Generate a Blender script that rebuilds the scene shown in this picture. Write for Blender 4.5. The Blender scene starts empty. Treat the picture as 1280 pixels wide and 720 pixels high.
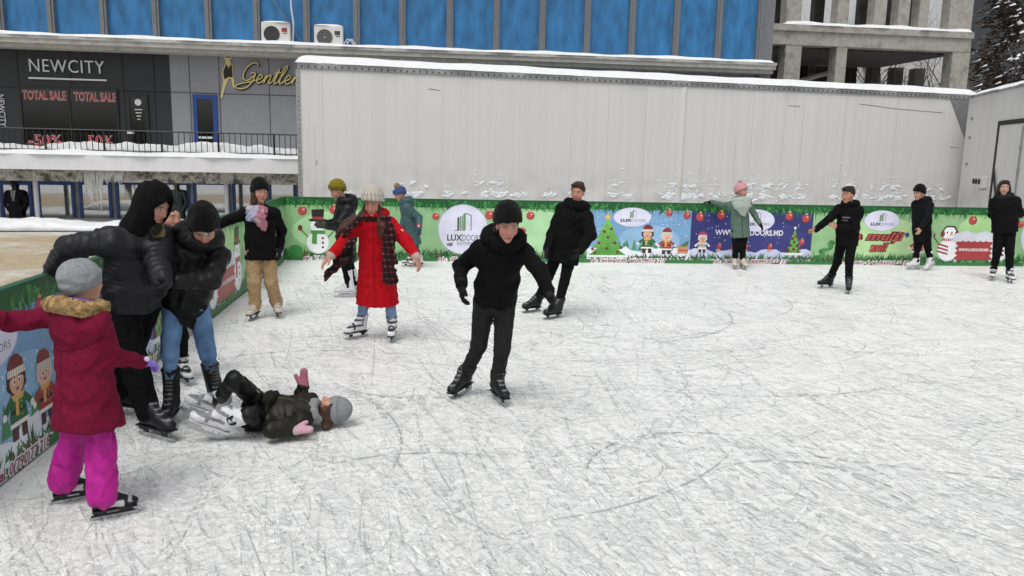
DBG=False
import bpy, bmesh, math, random
import numpy as np
from mathutils import Vector, Matrix
random.seed(7); RNG=np.random.default_rng(7)
S=bpy.context.scene; COL=S.collection

# ---------------------------------------------------------------- camera model (also used to place things on the ground)
F_PX=1000.0; CAM_H=2.1
PITCH=math.atan(170/F_PX); ROLL=math.radians(1.25)
def _cam():
    fw=np.array((0,math.cos(PITCH),-math.sin(PITCH))); up=np.array((0,math.sin(PITCH),math.cos(PITCH))); rt=np.array((1.,0,0))
    c,s=math.cos(ROLL),math.sin(ROLL)
    return rt*c+up*s, up*c-rt*s, fw
CR,CU,CF=_cam(); CAM=np.array((0,0,CAM_H))
def ray(px,py): return CF+(px-640)/F_PX*CR+(360-py)/F_PX*CU
def G(px,py,z=0.0):
    d=ray(px,py); return CAM+d*((z-CAM_H)/d[2])
def AT(px,py,Y):
    d=ray(px,py); return CAM+d*(Y/d[1])
def ONLINE(px,py,A,u):
    """point of the vertical plane through A along u that is seen at a pixel"""
    n=np.array((-u[1],u[0],0.)); d=ray(px,py); t=np.dot(np.asarray(A)-CAM,n)/np.dot(d,n); return CAM+d*t
def SOLVE(parent,px,py,L,sg):
    d=ray(px,py); d=d/np.linalg.norm(d); v=parent-CAM; b=np.dot(d,v); disc=b*b-np.dot(v,v)+L*L
    t=b if disc<0 else b+sg*math.sqrt(disc)
    return CAM+d*t
def nrm(v):
    v=np.asarray(v,float); return v/(np.linalg.norm(v)+1e-12)
def lin(h):
    if isinstance(h,str):
        h=h.lstrip('#'); c=[int(h[i:i+2],16)/255 for i in (0,2,4)]
    else: c=h
    return tuple(x/12.92 if x<=.04045 else ((x+.055)/1.055)**2.4 for x in c)

# ---------------------------------------------------------------- object helpers
def put(o,parent=None,label=None,cat=None,group=None,kind=None):
    COL.objects.link(o)
    if parent is not None: o.parent=parent
    if label: o['label']=label
    if cat: o['category']=cat
    if group: o['group']=group
    if kind: o['kind']=kind
    return o
def empty(name,loc,label,cat,group=None,rz=0):
    o=bpy.data.objects.new(name,None); o.location=loc; o.rotation_euler=(0,0,rz); o.empty_display_size=.1
    return put(o,None,label,cat,group)
def mesh_obj(name,V,Fs,mats,parent=None,smooth=False,cols=None,corner=None,fm=None,**kw):
    me=bpy.data.meshes.new(name)
    if isinstance(Fs,np.ndarray) and len(Fs):
        nv,nf,k=len(V),len(Fs),Fs.shape[1]
        me.vertices.add(nv); me.vertices.foreach_set('co',np.asarray(V,np.float32).ravel())
        me.loops.add(nf*k); me.loops.foreach_set('vertex_index',Fs.astype(np.int32).ravel())
        me.polygons.add(nf); me.polygons.foreach_set('loop_start',np.arange(0,nf*k,k,dtype=np.int32))
        me.update(calc_edges=True)
    else:
        me.from_pydata([tuple(map(float,v)) for v in V],[],[tuple(f) for f in Fs])
    for m in (mats if isinstance(mats,(list,tuple)) else [mats]): me.materials.append(m)
    if fm is not None: me.polygons.foreach_set('material_index',np.asarray(fm,np.int32))
    if cols is not None:
        a=me.color_attributes.new('Col','FLOAT_COLOR','POINT')
        c=np.ones((len(me.vertices),4),np.float32); c[:,:3]=cols; a.data.foreach_set('color',c.ravel())
    if corner is not None:
        a=me.color_attributes.new('Col','FLOAT_COLOR','CORNER')
        c=np.ones((len(me.loops),4),np.float32); c[:,:3]=corner; a.data.foreach_set('color',c.ravel())
    if smooth: me.polygons.foreach_set('use_smooth',np.ones(len(me.polygons),bool))
    me.update()
    return put(bpy.data.objects.new(name,me),parent,**kw)
class MB:
    """collects boxes, tubes and sheets for ONE mesh"""
    def __init__(s): s.V=[];s.F=[];s.M=[]
    def add(s,V,F,m=0):
        b=len(s.V); s.V+= [tuple(map(float,v)) for v in V]; s.F+=[tuple(i+b for i in f) for f in F]; s.M+=[m]*len(F); return s
    def obox(s,c,ax,h,m=0,bev=0):
        """oriented box: centre, 3 axes, half sizes"""
        c=np.asarray(c,float); ax=[np.asarray(a,float) for a in ax]
        if bev<=0:
            V=[c+ax[0]*h[0]*i+ax[1]*h[1]*j+ax[2]*h[2]*k for i in(-1,1) for j in(-1,1) for k in(-1,1)]
            F=[(0,1,3,2),(4,6,7,5),(0,4,5,1),(2,3,7,6),(0,2,6,4),(1,5,7,3)]
            return s.add(V,F,m)
        bm=bmesh.new(); bmesh.ops.create_cube(bm,size=2)
        for v in bm.verts: v.co=Vector((v.co.x*h[0],v.co.y*h[1],v.co.z*h[2]))
        bmesh.ops.bevel(bm,geom=bm.edges[:],offset=bev,segments=2,affect='EDGES',profile=.5)
        bm.verts.index_update()
        V=[c+ax[0]*v.co.x+ax[1]*v.co.y+ax[2]*v.co.z for v in bm.verts]; F=[[v.index for v in f.verts] for f in bm.faces]
        bm.free(); return s.add(V,F,m)
    def box(s,x0,x1,y0,y1,z0,z1,fr=None,m=0,bev=0):
        o,u,n=fr if fr else (np.zeros(3),np.array((1.,0,0)),np.array((0,1.,0)))
        c=o+u*(x0+x1)/2+n*(y0+y1)/2+np.array((0,0,(z0+z1)/2))
        return s.obox(c,(u,n,np.array((0,0,1.))),(abs(x1-x0)/2,abs(y1-y0)/2,abs(z1-z0)/2),m,bev)
    def tube(s,pts,r,n=8,m=0,cap=True):
        pts=[np.asarray(p,float) for p in pts]; rs=r if isinstance(r,(list,tuple)) else [r]*len(pts)
        V=[];F=[]; prev=None
        for i,p in enumerate(pts):
            t=nrm(pts[min(i+1,len(pts)-1)]-pts[max(i-1,0)])
            if prev is None: a=np.cross(t,(0,0,1.)) if abs(t[2])<.9 else np.cross(t,(1.,0,0))
            else: a=prev-t*np.dot(prev,t)
            a=nrm(a); prev=a; b=np.cross(t,a)
            for k in range(n):
                an=2*math.pi*k/n; V.append(p+(a*math.cos(an)+b*math.sin(an))*rs[i])
        for i in range(len(pts)-1):
            for k in range(n): F.append((i*n+k,i*n+(k+1)%n,(i+1)*n+(k+1)%n,(i+1)*n+k))
        if cap: F.append(tuple(range(n))[::-1]); F.append(tuple((len(pts)-1)*n+k for k in range(n)))
        return s.add(V,F,m)
    def disc(s,c,ax,R,h,n=24,m=0,R2=None):
        """drum along axis"""
        c=np.asarray(c,float); ax=nrm(ax); return s.tube([c-ax*h/2,c+ax*h/2],[R,R if R2 is None else R2],n,m)
    def build(s,name,mats,parent=None,smooth=False,**kw):
        return mesh_obj(name,s.V,s.F,mats,parent,smooth,fm=s.M,**kw)

# ---------------------------------------------------------------- materials
MATS={}
def nodes(m):
    m.use_nodes=True; nt=m.node_tree; return nt,nt.nodes,nt.links,nt.nodes['Principled BSDF']
def mat(name,col=None,rough=.6,metal=0.,var=0.,vs=3.,bump=0.,bs=60.,sheen=0.,col2=None,mix=(0.45,0.65),spec=.5,stretch=None,attr=False,trans=0.,coat=0.,bd=.004):
    """one procedural material: base colour (or painted colours), noise variation, a second colour in patches, fine bump"""
    if name in MATS: return MATS[name]
    m=bpy.data.materials.new(name); nt,N,L,P=nodes(m); MATS[name]=m
    P.inputs['Roughness'].default_value=rough; P.inputs['Metallic'].default_value=metal; P.inputs['Specular IOR Level'].default_value=spec
    if sheen: P.inputs['Sheen Weight'].default_value=sheen; P.inputs['Sheen Roughness'].default_value=.6
    if coat: P.inputs['Coat Weight'].default_value=coat; P.inputs['Coat Roughness'].default_value=.15
    if trans: P.inputs['Transmission Weight'].default_value=trans
    tc=N.new('ShaderNodeTexCoord'); src=tc.outputs['Object']
    if stretch:
        mp=N.new('ShaderNodeMapping'); mp.inputs['Scale'].default_value=stretch; L.new(src,mp.inputs['Vector']); src=mp.outputs[0]
    if attr:
        a=N.new('ShaderNodeVertexColor'); a.layer_name='Col'; c=a.outputs['Color']
    else:
        r=N.new('ShaderNodeRGB'); r.outputs[0].default_value=(*lin(col),1); c=r.outputs[0]
    if col2:
        n=N.new('ShaderNodeTexNoise'); n.inputs['Scale'].default_value=vs; n.inputs['Detail'].default_value=8; n.inputs['Roughness'].default_value=.65; L.new(src,n.inputs['Vector'])
        rp=N.new('ShaderNodeMapRange'); rp.inputs[1].default_value=mix[0]; rp.inputs[2].default_value=mix[1]; L.new(n.outputs[0],rp.inputs[0])
        mx=N.new('ShaderNodeMix'); mx.data_type='RGBA'; L.new(rp.outputs[0],mx.inputs[0]); L.new(c,mx.inputs[6]); mx.inputs[7].default_value=(*lin(col2),1); c=mx.outputs[2]
    if var:
        n=N.new('ShaderNodeTexNoise'); n.inputs['Scale'].default_value=vs*2.3; n.inputs['Detail'].default_value=6; L.new(src,n.inputs['Vector'])
        rp=N.new('ShaderNodeMapRange'); rp.inputs[1].default_value=.25; rp.inputs[2].default_value=.75; rp.inputs[3].default_value=1-var; rp.inputs[4].default_value=1+var; L.new(n.outputs[0],rp.inputs[0])
        mx=N.new('ShaderNodeMix'); mx.data_type='RGBA'; mx.blend_type='MULTIPLY'; mx.inputs[0].default_value=1; L.new(c,mx.inputs[6]); L.new(rp.outputs[0],mx.inputs[7]); c=mx.outputs[2]
    L.new(c,P.inputs['Base Color'])
    if bump:
        n=N.new('ShaderNodeTexNoise'); n.inputs['Scale'].default_value=bs; n.inputs['Detail'].default_value=4; L.new(src,n.inputs['Vector'])
        b=N.new('ShaderNodeBump'); b.inputs['Strength'].default_value=bump; b.inputs['Distance'].default_value=bd; L.new(n.outputs[0],b.inputs['Height']); L.new(b.outputs[0],P.inputs['Normal'])
    return m
M_PUFF=mat('puffer_nylon',attr=True,rough=.5,bump=.45,bs=34,var=.2,vs=14,bd=.006,spec=.3)
M_CLOTH=mat('woven_cloth',attr=True,rough=.9,bump=.5,bs=70,var=.25,vs=16,bd=.006,spec=.15)
M_KNIT=mat('knitted_wool',attr=True,rough=.95,bump=.9,bs=150,var=.25,vs=40,sheen=.06,bd=.005,spec=.1)
M_DENIM=mat('denim',attr=True,rough=.85,bump=.4,bs=160,var=.22,vs=9,col2=None)
M_SKIN=mat('skin',attr=True,rough=.5,bump=.1,bs=200,spec=.4); MATS['skin'].node_tree.nodes['Principled BSDF'].inputs['Subsurface Weight'].default_value=.08
MATS['skin'].node_tree.nodes['Principled BSDF'].inputs['Subsurface Radius'].default_value=(.02,.008,.004)
M_LEATHER=mat('boot_leather',attr=True,spec=.35,rough=.5,bump=.3,bs=45,var=.15,vs=18)
M_HAIR=mat('hair',attr=True,rough=.55,bump=1.,bs=90,stretch=(3,3,.5),var=.4,vs=40,bd=.01)
M_FUR=mat('fur_trim',attr=True,rough=.95,bump=1.,bs=120,var=.4,vs=45,bd=.02)
M_STEEL=mat('blade_steel','#b9bcc0',rough=.25,metal=1.)
M_PRINT=mat('printed_vinyl',attr=True,rough=.42,var=.14,vs=1.3,bump=.35,bs=2.2,bd=.03)

_nt=M_PRINT.node_tree; _h=_nt.nodes.new('ShaderNodeHueSaturation'); _h.inputs['Saturation'].default_value=.88; _lk=_nt.nodes['Principled BSDF'].inputs['Base Color'].links[0].from_socket; _nt.links.new(_lk,_h.inputs['Color']); _nt.links.new(_h.outputs[0],_nt.nodes['Principled BSDF'].inputs['Base Color'])
# ---------------------------------------------------------------- implicit surfaces (clothes, bodies, snow)
def rc(a,b,ra,rb,sq=None,quilt=None):
    a=np.asarray(a,float); b=np.asarray(b,float); ab=b-a; l2=max(np.dot(ab,ab),1e-9)
    def f(X,Y,Z):
        x,y,z=X-a[0],Y-a[1],Z-a[2]
        for (ax,s) in (sq or ()):
            t=(x*ax[0]+y*ax[1]+z*ax[2])*(1-1/s); x=x-t*ax[0]; y=y-t*ax[1]; z=z-t*ax[2]
        h=np.clip((x*ab[0]+y*ab[1]+z*ab[2])/l2,0,1); r=ra+(rb-ra)*h
        if quilt: r=r+quilt[1]*(np.abs(np.sin(np.pi*quilt[0]*h+.4))**.6-.6)
        x=x-h*ab[0]; y=y-h*ab[1]; z=z-h*ab[2]
        return np.sqrt(x*x+y*y+z*z)-r
    R=max(ra,rb)*max([1]+[s for _,s in (sq or ())])
    return f,np.minimum(a,b)-R,np.maximum(a,b)+R
def el(c,rad,fr=None):
    c=np.asarray(c,float); fr=np.eye(3) if fr is None else np.asarray(fr)   # rows = axes
    rm=min(rad)
    def f(X,Y,Z):
        x,y,z=X-c[0],Y-c[1],Z-c[2]
        q=[(x*fr[i][0]+y*fr[i][1]+z*fr[i][2]) for i in range(3)]
        k0=np.sqrt(sum((q[i]/rad[i])**2 for i in range(3))); k1=np.sqrt(sum((q[i]/rad[i]**2)**2 for i in range(3)))
        return k0*(k0-1)/(k1+1e-6)
    R=max(rad); return f,c-R,c+R
def tor(c,fr,R,r,sx=1.,sy=1.,rz=None):
    """ring in the plane of fr[0],fr[1]; sx, sy stretch it; rz stretches the tube along the axis"""
    c=np.asarray(c,float); rz=rz or 1.
    def f(X,Y,Z):
        x,y,z=X-c[0],Y-c[1],Z-c[2]
        q=[(x*fr[i][0]+y*fr[i][1]+z*fr[i][2]) for i in range(3)]
        a=np.sqrt((q[0]/sx)**2+(q[1]/sy)**2)-R
        return np.sqrt(a*a+(q[2]/rz)**2)-r
    m=(R+r*max(1,rz))*max(sx,sy,1); return f,c-m,c+m
def rbox(c,h,r,fr=None):
    c=np.asarray(c,float); fr=np.eye(3) if fr is None else np.asarray(fr)
    def f(X,Y,Z):
        x,y,z=X-c[0],Y-c[1],Z-c[2]
        q=[np.abs(x*fr[i][0]+y*fr[i][1]+z*fr[i][2])-h[i]+r for i in range(3)]
        return np.sqrt(sum(np.maximum(t,0)**2 for t in q))+np.minimum(np.maximum(np.maximum(q[0],q[1]),q[2]),0)-r
    R=math.sqrt(sum(t*t for t in h)); return f,c-R,c+R
def plane(p,n):
    """negative behind p along n"""
    p=np.asarray(p,float); n=nrm(n)
    return lambda X,Y,Z:(X-p[0])*n[0]+(Y-p[1])*n[1]+(Z-p[2])*n[2]
def both(pr,*fs):
    f,lo,hi=pr
    def g(X,Y,Z):
        d=f(X,Y,Z)
        for q in fs: d=np.maximum(d,q(X,Y,Z))
        return d
    return g,lo,hi
def minus(pr,q,k=.01):
    f,lo,hi=pr; qf=q[0]
    def g(X,Y,Z):
        a=f(X,Y,Z); b=-qf(X,Y,Z); h=np.maximum(k-np.abs(a-b),0)/k
        return np.maximum(a,b)+h*h*k/4
    return g,lo,hi
def axis_coords(lo,hi,res,fine):
    """1-D grid, finer inside the given intervals"""
    x=[lo]
    while x[-1]<hi:
        r=res
        for (a,b,fr) in fine:
            if x[-1]>=a-fr and x[-1]<b: r=min(r,fr)
            elif x[-1]<a and x[-1]+r>a: r=max(min(r,a-x[-1]),fr)
        x.append(x[-1]+r)
    return np.array(x,np.float32)
class Field:
    def __init__(s,res): s.res=res; s.P=[]; s.fine=[]; s.cuts=[]; s.wr=None
    def add(s,pr,k=.02): s.P.append((pr,k,'u')); return s
    def sub(s,pr,k=.01): s.P.append((pr,k,'s')); return s
    def cut(s,p,n): s.cuts.append(plane(p,n)); return s
    def wrinkle(s,amp,freq,seed=0,aniso=(1,1,1.)): s.wr=(amp,freq,seed,aniso); return s
    def refine(s,c,half,res): s.fine.append((np.asarray(c)-half,np.asarray(c)+half,res)); return s
    def mesh(s):
        lo=np.min([p[0][1] for p in s.P if p[2]=='u'],0)-2.5*s.res; hi=np.max([p[0][2] for p in s.P if p[2]=='u'],0)+2.5*s.res
        ax=[axis_coords(lo[i],hi[i],s.res,[(f[0][i],f[1][i],f[2]) for f in s.fine]) for i in range(3)]
        F=np.full([len(a) for a in ax],.5,np.float32)
        for pr,k,op in s.P:
            f,l,h=pr; m=max(k,s.res)*1.6+s.res
            i=[(max(np.searchsorted(ax[j],l[j]-m)-1,0),min(np.searchsorted(ax[j],h[j]+m)+1,len(ax[j]))) for j in range(3)]
            if any(b<=a for a,b in i): continue
            sl=tuple(slice(a,b) for a,b in i)
            d=f(ax[0][sl[0]][:,None,None],ax[1][sl[1]][None,:,None],ax[2][sl[2]][None,None,:]).astype(np.float32)
            A=F[sl]
            if op=='u':
                hh=np.maximum(k-np.abs(A-d),0)/k; F[sl]=np.minimum(A,d)-hh*hh*k/4
            else:
                hh=np.maximum(k-np.abs(A+d),0)/k; F[sl]=np.maximum(A,-d)+hh*hh*k/4
        if s.wr:
            amp,fq,seed,an=s.wr; rg=np.random.default_rng(seed+11)
            I=np.argwhere(np.abs(F)<.035); p=np.stack([ax[j][I[:,j]]*an[j] for j in range(3)],1)
            w=np.zeros(len(I))
            q=p+.25/fq*np.sin(p[:,[1,2,0]]*fq*.9+rg.uniform(0,6,3))*2.2
            for o in range(4):
                D=rg.normal(size=3); D/=np.linalg.norm(D); w+=np.sin(q@D*fq*(1+.55*o)+rg.uniform(0,6))/(1+.5*o)
            F[tuple(I.T)]+=(amp*(np.abs(w)*.9-.8)).astype(np.float32)
        for c in s.cuts: F=np.maximum(F,c(ax[0][:,None,None],ax[1][None,:,None],ax[2][None,None,:]).astype(np.float32))
        return nets(F,ax)
def nets(F,ax):
    ins=F<0; n=np.array(F.shape)-1
    c=np.zeros(n,np.uint8)
    for i in(0,1):
        for j in(0,1):
            for k in(0,1): c+=ins[i:n[0]+i,j:n[1]+j,k:n[2]+k]
    act=(c>0)&(c<8); I=np.argwhere(act); idx=np.full(n,-1,np.int64); idx[act]=np.arange(len(I))
    val={};pos=np.zeros((len(I),3));cnt=np.zeros(len(I))
    cor=[(i,j,k) for i in(0,1) for j in(0,1) for k in(0,1)]
    for q in cor: val[q]=F[I[:,0]+q[0],I[:,1]+q[1],I[:,2]+q[2]]
    A=[np.asarray(a,float) for a in ax]
    for q in cor:
        for d in range(3):
            if q[d]: continue
            r=list(q); r[d]=1; r=tuple(r); a,b=val[q],val[r]; m=(a<0)!=(b<0); t=np.zeros(len(a)); t[m]=a[m]/(a[m]-b[m])
            for e in range(3):
                base=A[e][I[:,e]+q[e]]
                if e==d: base=base+t*(A[e][I[:,e]+1]-A[e][I[:,e]])
                pos[m,e]+=base[m]
            cnt[m]+=1
    pos/=np.maximum(cnt,1)[:,None]
    Q=[]
    for d in range(3):
        e,f=(d+1)%3,(d+2)%3
        s0=[slice(None)]*3; s1=[slice(None)]*3; s0[d]=slice(0,-1); s1[d]=slice(1,None)
        for g in(e,f): s0[g]=slice(1,-1); s1[g]=slice(1,-1)
        a,b=ins[tuple(s0)],ins[tuple(s1)]
        for flip,m in((0,a&~b),(1,~a&b)):
            J=np.argwhere(m)
            if not len(J): continue
            J[:,e]+=1; J[:,f]+=1
            qs=[]
            for (de,df) in((-1,-1),(0,-1),(0,0),(-1,0)):
                K=J.copy(); K[:,e]+=de; K[:,f]+=df; qs.append(idx[K[:,0],K[:,1],K[:,2]])
            q=np.stack(qs,1); Q.append(q[:,::-1] if flip else q)
    Q=np.concatenate(Q) if Q else np.zeros((0,4),int)
    Q=Q[(Q>=0).all(1)]
    return pos,Q
def field_obj(name,F,mats,parent=None,col=(.5,.5,.5),**kw):
    V,Q=F.mesh()
    C=col(V) if callable(col) else np.broadcast_to(np.asarray(col,float),(len(V),3))
    return mesh_obj(name,V,Q,mats,parent,True,cols=C,**kw)
def fbm(P,fq,seed=0,oct=3):
    rg=np.random.default_rng(seed); w=np.zeros(len(P))
    q=P+.3/fq*np.sin(P[:,[2,0,1]]*fq*1.3+rg.uniform(0,6,3))
    for o in range(oct*2):
        D=rg.normal(size=3); D/=np.linalg.norm(D); w+=np.sin(q@D*fq*(1.5**(o/2+.2))+rg.uniform(0,6))*.75**o
    return w/2.2
# ---------------------------------------------------------------- people
def dirv(yaw,pitch=0.):
    y,p=math.radians(yaw),math.radians(pitch)
    return np.array((math.sin(y)*math.cos(p),-math.cos(y)*math.cos(p),-math.sin(p)))
Z3=np.array((0,0,1.))
class Person:
    def __init__(s,label,H,base,yaw,pelvis,neck,head,armR,armL,footR,footL,kneeR,kneeL,child=False,res=.014,fres=.0055,hs=None,sw=None,skin='#bd8f7b',group=None,hairdo=None,handR={},handL={},bare=(),lat=None):
        """pelvis, neck = (px,py,dy); head = (px,py,dy,yaw,pitch[,roll]); arm = ((px,py,sg),(px,py,sg)); foot = (px,py,z,yaw,pitch,roll); knee = (px,py,kdy)"""
        lying=isinstance(yaw,np.ndarray); base=(base[0],base[1]) if lying else (base[0]*.98,base[1]*.98)
        s.H=H; s.sc=sc=H/1.75; s.res=res; s.fres=fres; s.yaw=yaw; Y0=base[1]
        s.root=empty('person',(float(base[0]),float(base[1]),0),label,'person',group or 'skaters on the rink'); o=np.array((base[0],base[1],0.)); s.o=o
        P=lambda t:t if isinstance(t,np.ndarray) else AT(t[0],t[1],Y0+(t[2] if len(t)>2 else 0))
        pel,nk=P(pelvis),P(neck)
        fwd=yaw if isinstance(yaw,np.ndarray) else dirv(yaw); up=nrm(nk-pel); s.up=up
        s.lat=nrm(np.cross(up,fwd)) if lat is None else nrm(np.asarray(lat)-up*np.dot(up,lat)); s.fwd=np.cross(s.lat,up)
        hs=hs or (.95+.05*sc if not child else .9); s.hs=hs
        if isinstance(head[0],np.ndarray): hd=head[0]; s.hf=nrm(head[1]); s.hl=nrm(np.cross(head[2],s.hf)); s.hu=np.cross(s.hf,s.hl)
        else:
            hd=P(head[:3]); s.hf=dirv(head[3],head[4]); hr=math.radians(head[5] if len(head)>5 else 0)
            sd=nrm(np.cross(Z3,s.hf)); hu=np.cross(s.hf,sd); s.hl=sd*math.cos(hr)+hu*math.sin(hr); s.hu=np.cross(s.hf,s.hl)
        hd_=P(head[:3]) if not isinstance(head[0],np.ndarray) else head[0]; dn=np.linalg.norm(nk-hd_)
        if dn>.195*sc: nk=hd_+(nk-hd_)*(.19*sc/dn)
        Ls=np.linalg.norm(nk-pel); s.hemshift=0.
        if Ls>.54*sc: s.hemshift=Ls/sc-.53; pel=nk-up*.53*sc
        w=(sw or .335)*sc/2
        J={'pel':pel,'neck':nk,'head':hd}
        for sd_,sg,arm,foot,knee in(('R',-1,armR,footR,kneeR),('L',1,armL,footL,kneeL)):
            J['sh'+sd_]=nk-up*.07*sc+s.lat*sg*w; J['hip'+sd_]=pel-up*.02*sc+s.lat*sg*.085*sc
            A_=lambda q,t,L:t if isinstance(t,np.ndarray) else SOLVE(q,t[0],t[1],L,t[2])
            e=A_(J['sh'+sd_],arm[0],.29*sc); J['el'+sd_]=e
            J['wr'+sd_]=A_(e,arm[1],.25*sc)
            z=foot[2]; c=G(foot[0],foot[1]+(0 if lying else .02*(foot[1]-184)),z); fd=dirv(foot[3],foot[4] if len(foot)>4 else 0)
            fl=nrm(np.cross(Z3,fd)); fu=np.cross(fd,fl); rr=math.radians(foot[5] if len(foot)>5 else 0)
            fl,fu=fl*math.cos(rr)+fu*math.sin(rr),fu*math.cos(rr)-fl*math.sin(rr)
            s.__dict__['ft'+sd_]=(c-o,fd,fl,fu); J['an'+sd_]=c+fu*.155*sc-fd*.06*sc
            hp,an=J['hip'+sd_],J['an'+sd_]
            J['kn'+sd_]=knee if isinstance(knee,np.ndarray) else AT(knee[0],knee[1],(hp[1]+an[1])/2+(knee[2] if len(knee)>2 else fwd[1]*.06))
            k0=J['kn'+sd_]; v=an-hp; t=np.dot(k0-hp,v)/np.dot(v,v); J['kn'+sd_]=k0 if isinstance(knee,np.ndarray) else hp+v*.53+(k0-hp-v*t)
        s.J={k:v-o for k,v in J.items()}
        s.skin=np.array(lin(skin)); s.bare=bare; s.hand={'R':handR,'L':handL}
        if DBG:
            if 'tall man' in label or 'pink hat' in label: print('DEBUG',J['shR'],J['elR'],J['wrR'])
            q=lambda a,b:np.linalg.norm(J[a]-J[b])/sc
            print('PERSON %-60s neckhd %.2f spine %.2f | UA %.2f %.2f FA %.2f %.2f TH %.2f %.2f SH %.2f %.2f'%(label[:60],q('neck','head'),q('neck','pel'),q('shR','elR'),q('shL','elL'),q('elR','wrR'),q('elL','wrL'),q('hipR','knR'),q('hipL','knL'),q('knR','anR'),q('knL','anL')))
    # -- local frames
    def hp(s,l,f,u): return s.J['head']+(s.hl*l+s.hf*f+s.hu*u)*s.hs
    def hframe(s): return np.array((s.hl,s.hf,s.hu))
    def tp(s,l,f,u): return s.J['neck']+(s.lat*l+s.fwd*f+s.up*u)*s.sc
    def tframe(s): return np.array((s.lat,s.fwd,s.up))
    def hand_prims(s,F,side,grow=0.,k=.008):
        h=s.hand[side]; sc=s.sc; e,w=s.J['el'+side],s.J['wr'+side]
        d=nrm(h.get('dir',nrm(w-e))); n=np.asarray(h.get('palm',-s.lat*(1 if side=='L' else -1)-Z3*.2),float); n=nrm(n-d*np.dot(n,d))
        t=np.cross(d,n)*(1 if side=='R' else -1)       # thumb side
        t=t*h.get('flip',1)
        curl=h.get('curl',.35); m=sc*h.get('size',1.); P=lambda a,b,c:w+(d*a+t*b+n*c)*m
        F.add(rbox(P(.05,0,0),((.05*m+grow),(.039*m+grow),(.014*m+grow)),.013*m+grow,(d,t,n)),k)
        F.add(rc(P(-.03,0,0),P(.03,0,0),.027*m+grow,.03*m+grow,[(t,1.2)]),.015)
        for i,(off,L) in enumerate(((.03,.072),(.0105,.08),(-.0095,.075),(-.028,.058))):
            a=P(.092-.004*abs(i-1),off,0); dd=d+t*(off*h.get('spread',1.5))
            for j,fr in enumerate((.45,.32,.25)):
                an=curl*(j+.5)*1.1; v=nrm(dd)*math.cos(an)+n*math.sin(an); b=a+v*L*fr*m
                F.add(rc(a,b,(.0098-.0008*j)*m+grow,(.009-.0008*j)*m+grow),.005); a=b
        a=P(.02,.03,.005); v=nrm(d*.75+t*.75+n*.25); b=a+v*.045*m; F.add(rc(a,b,.014*m+grow,.011*m+grow),.01)
        v=nrm(d*.95+t*.3+n*.35); F.add(rc(b,b+v*.032*m,.011*m+grow,.009*m+grow),.004)
    def body(s,lips='#a8584f',brow='#4a3527',iris='#4a3a2c',blush=.25,smile=0.):
        J,sc,hs=s.J,s.sc,s.hs; F=Field(.02); up,lat,fwd=s.up,s.lat,s.fwd
        F.add(rc(J['neck']-up*.13*sc,J['pel']+up*.12*sc,.10*sc,.09*sc,[(lat,1.35)]),.04)
        F.add(rc(J['pel']+up*.1*sc,J['pel']-up*.02*sc,.09*sc,.09*sc,[(lat,1.45)]),.04)
        F.add(rc(J['shR'],J['shL'],.05*sc,.05*sc),.05)
        F.add(rc(J['neck']-up*.05*sc,s.hp(0,-.02,-.06),.056*sc,.052*hs),.03)
        for q in 'RL':
            F.add(rc(J['sh'+q],J['el'+q],.048*sc,.037*sc),.03); F.add(rc(J['el'+q],J['wr'+q],.037*sc,.026*sc),.02)
            F.add(rc(J['hip'+q],J['kn'+q],.075*sc,.05*sc),.04); F.add(rc(J['kn'+q],J['an'+q],.05*sc,.035*sc),.02)
            c,fd,fl,fu=s.__dict__['ft'+q]; F.add(rc(J['an'+q],c+fd*.07*sc+fu*.115*sc,.032*sc,.028*sc),.02)
            s.hand_prims(F,q,0.,.008)
            if q in s.bare: F.refine(J['wr'+q]+nrm(J['wr'+q]-J['el'+q])*.08*sc,.13*sc,max(.0055,s.fres))
        E=lambda l,f,u,r:el(s.hp(l,f,u),np.array(r)*hs,s.hframe()); K=lambda a,b,r1,r2:rc(s.hp(*a),s.hp(*b),r1*hs,r2*hs)
        F.add(E(0,-.012,.03,(.075,.094,.088)),.02); F.add(E(0,.03,-.045,(.054,.056,.066)),.03); F.add(E(0,.062,-.096,(.024,.022,.019)),.025)
        F.add(E(0,.035,.0,(.066,.05,.07)),.02)
        for g in(-1,1):
            F.add(E(.038*g,.055,-.025,(.028,.026,.03)),.02); F.add(E(.076*g,-.008,-.005,(.012,.026,.034)),.008)
        F.add(K((-.034,.078,.034),(.034,.078,.034),.012,.012),.015)
        for g in(-1,1): F.sub(E(.031*g,.1,.012,(.019,.018,.012)),.012); F.add(E(.031*g,.072,.012,(.0145,.0145,.0125)),.003)
        F.add(K((0,.085,.02),(0,.104,-.024),.008,.0125),.009)
        for g in(-1,1): F.add(E(.011*g,.094,-.03,(.008,.01,.008)),.005)
        F.add(K((-.017,.081,-.058),(.017,.081,-.058),.0075,.0075),.006); F.add(K((-.013,.081,-.07),(.013,.081,-.07),.0085,.0085),.006)
        F.sub(K((-.019,.094,-.0637),(.019,.094,-.0637),.003,.003),.003)
        F.refine(s.hp(0,.01,-.01),.125*hs,s.fres)
        def col(V):
            q=(V-J['head'])/hs; l,f,u=q@s.hl,q@s.hf,q@s.hu; C=np.tile(s.skin,(len(V),1)); al=np.abs(l)
            def mixc(m,c): C[:]=C*(1-m[:,None])+np.asarray(c)*m[:,None]
            sm=lambda d,w:np.clip(1-d/w,0,1)
            fr=(f>.03)&(np.abs(u)<.13)&(al<.09)
            red=np.array(lin('#b8685c'))
            mixc(blush*fr*np.exp(-((al-.042)**2+(u+.02)**2)/.0009),red); mixc(blush*1.2*fr*np.exp(-(l**2+(u+.026)**2)/.00025),red)
            mixc(blush*.8*(al>.068)*(np.abs(u)<.05),red)
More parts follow.
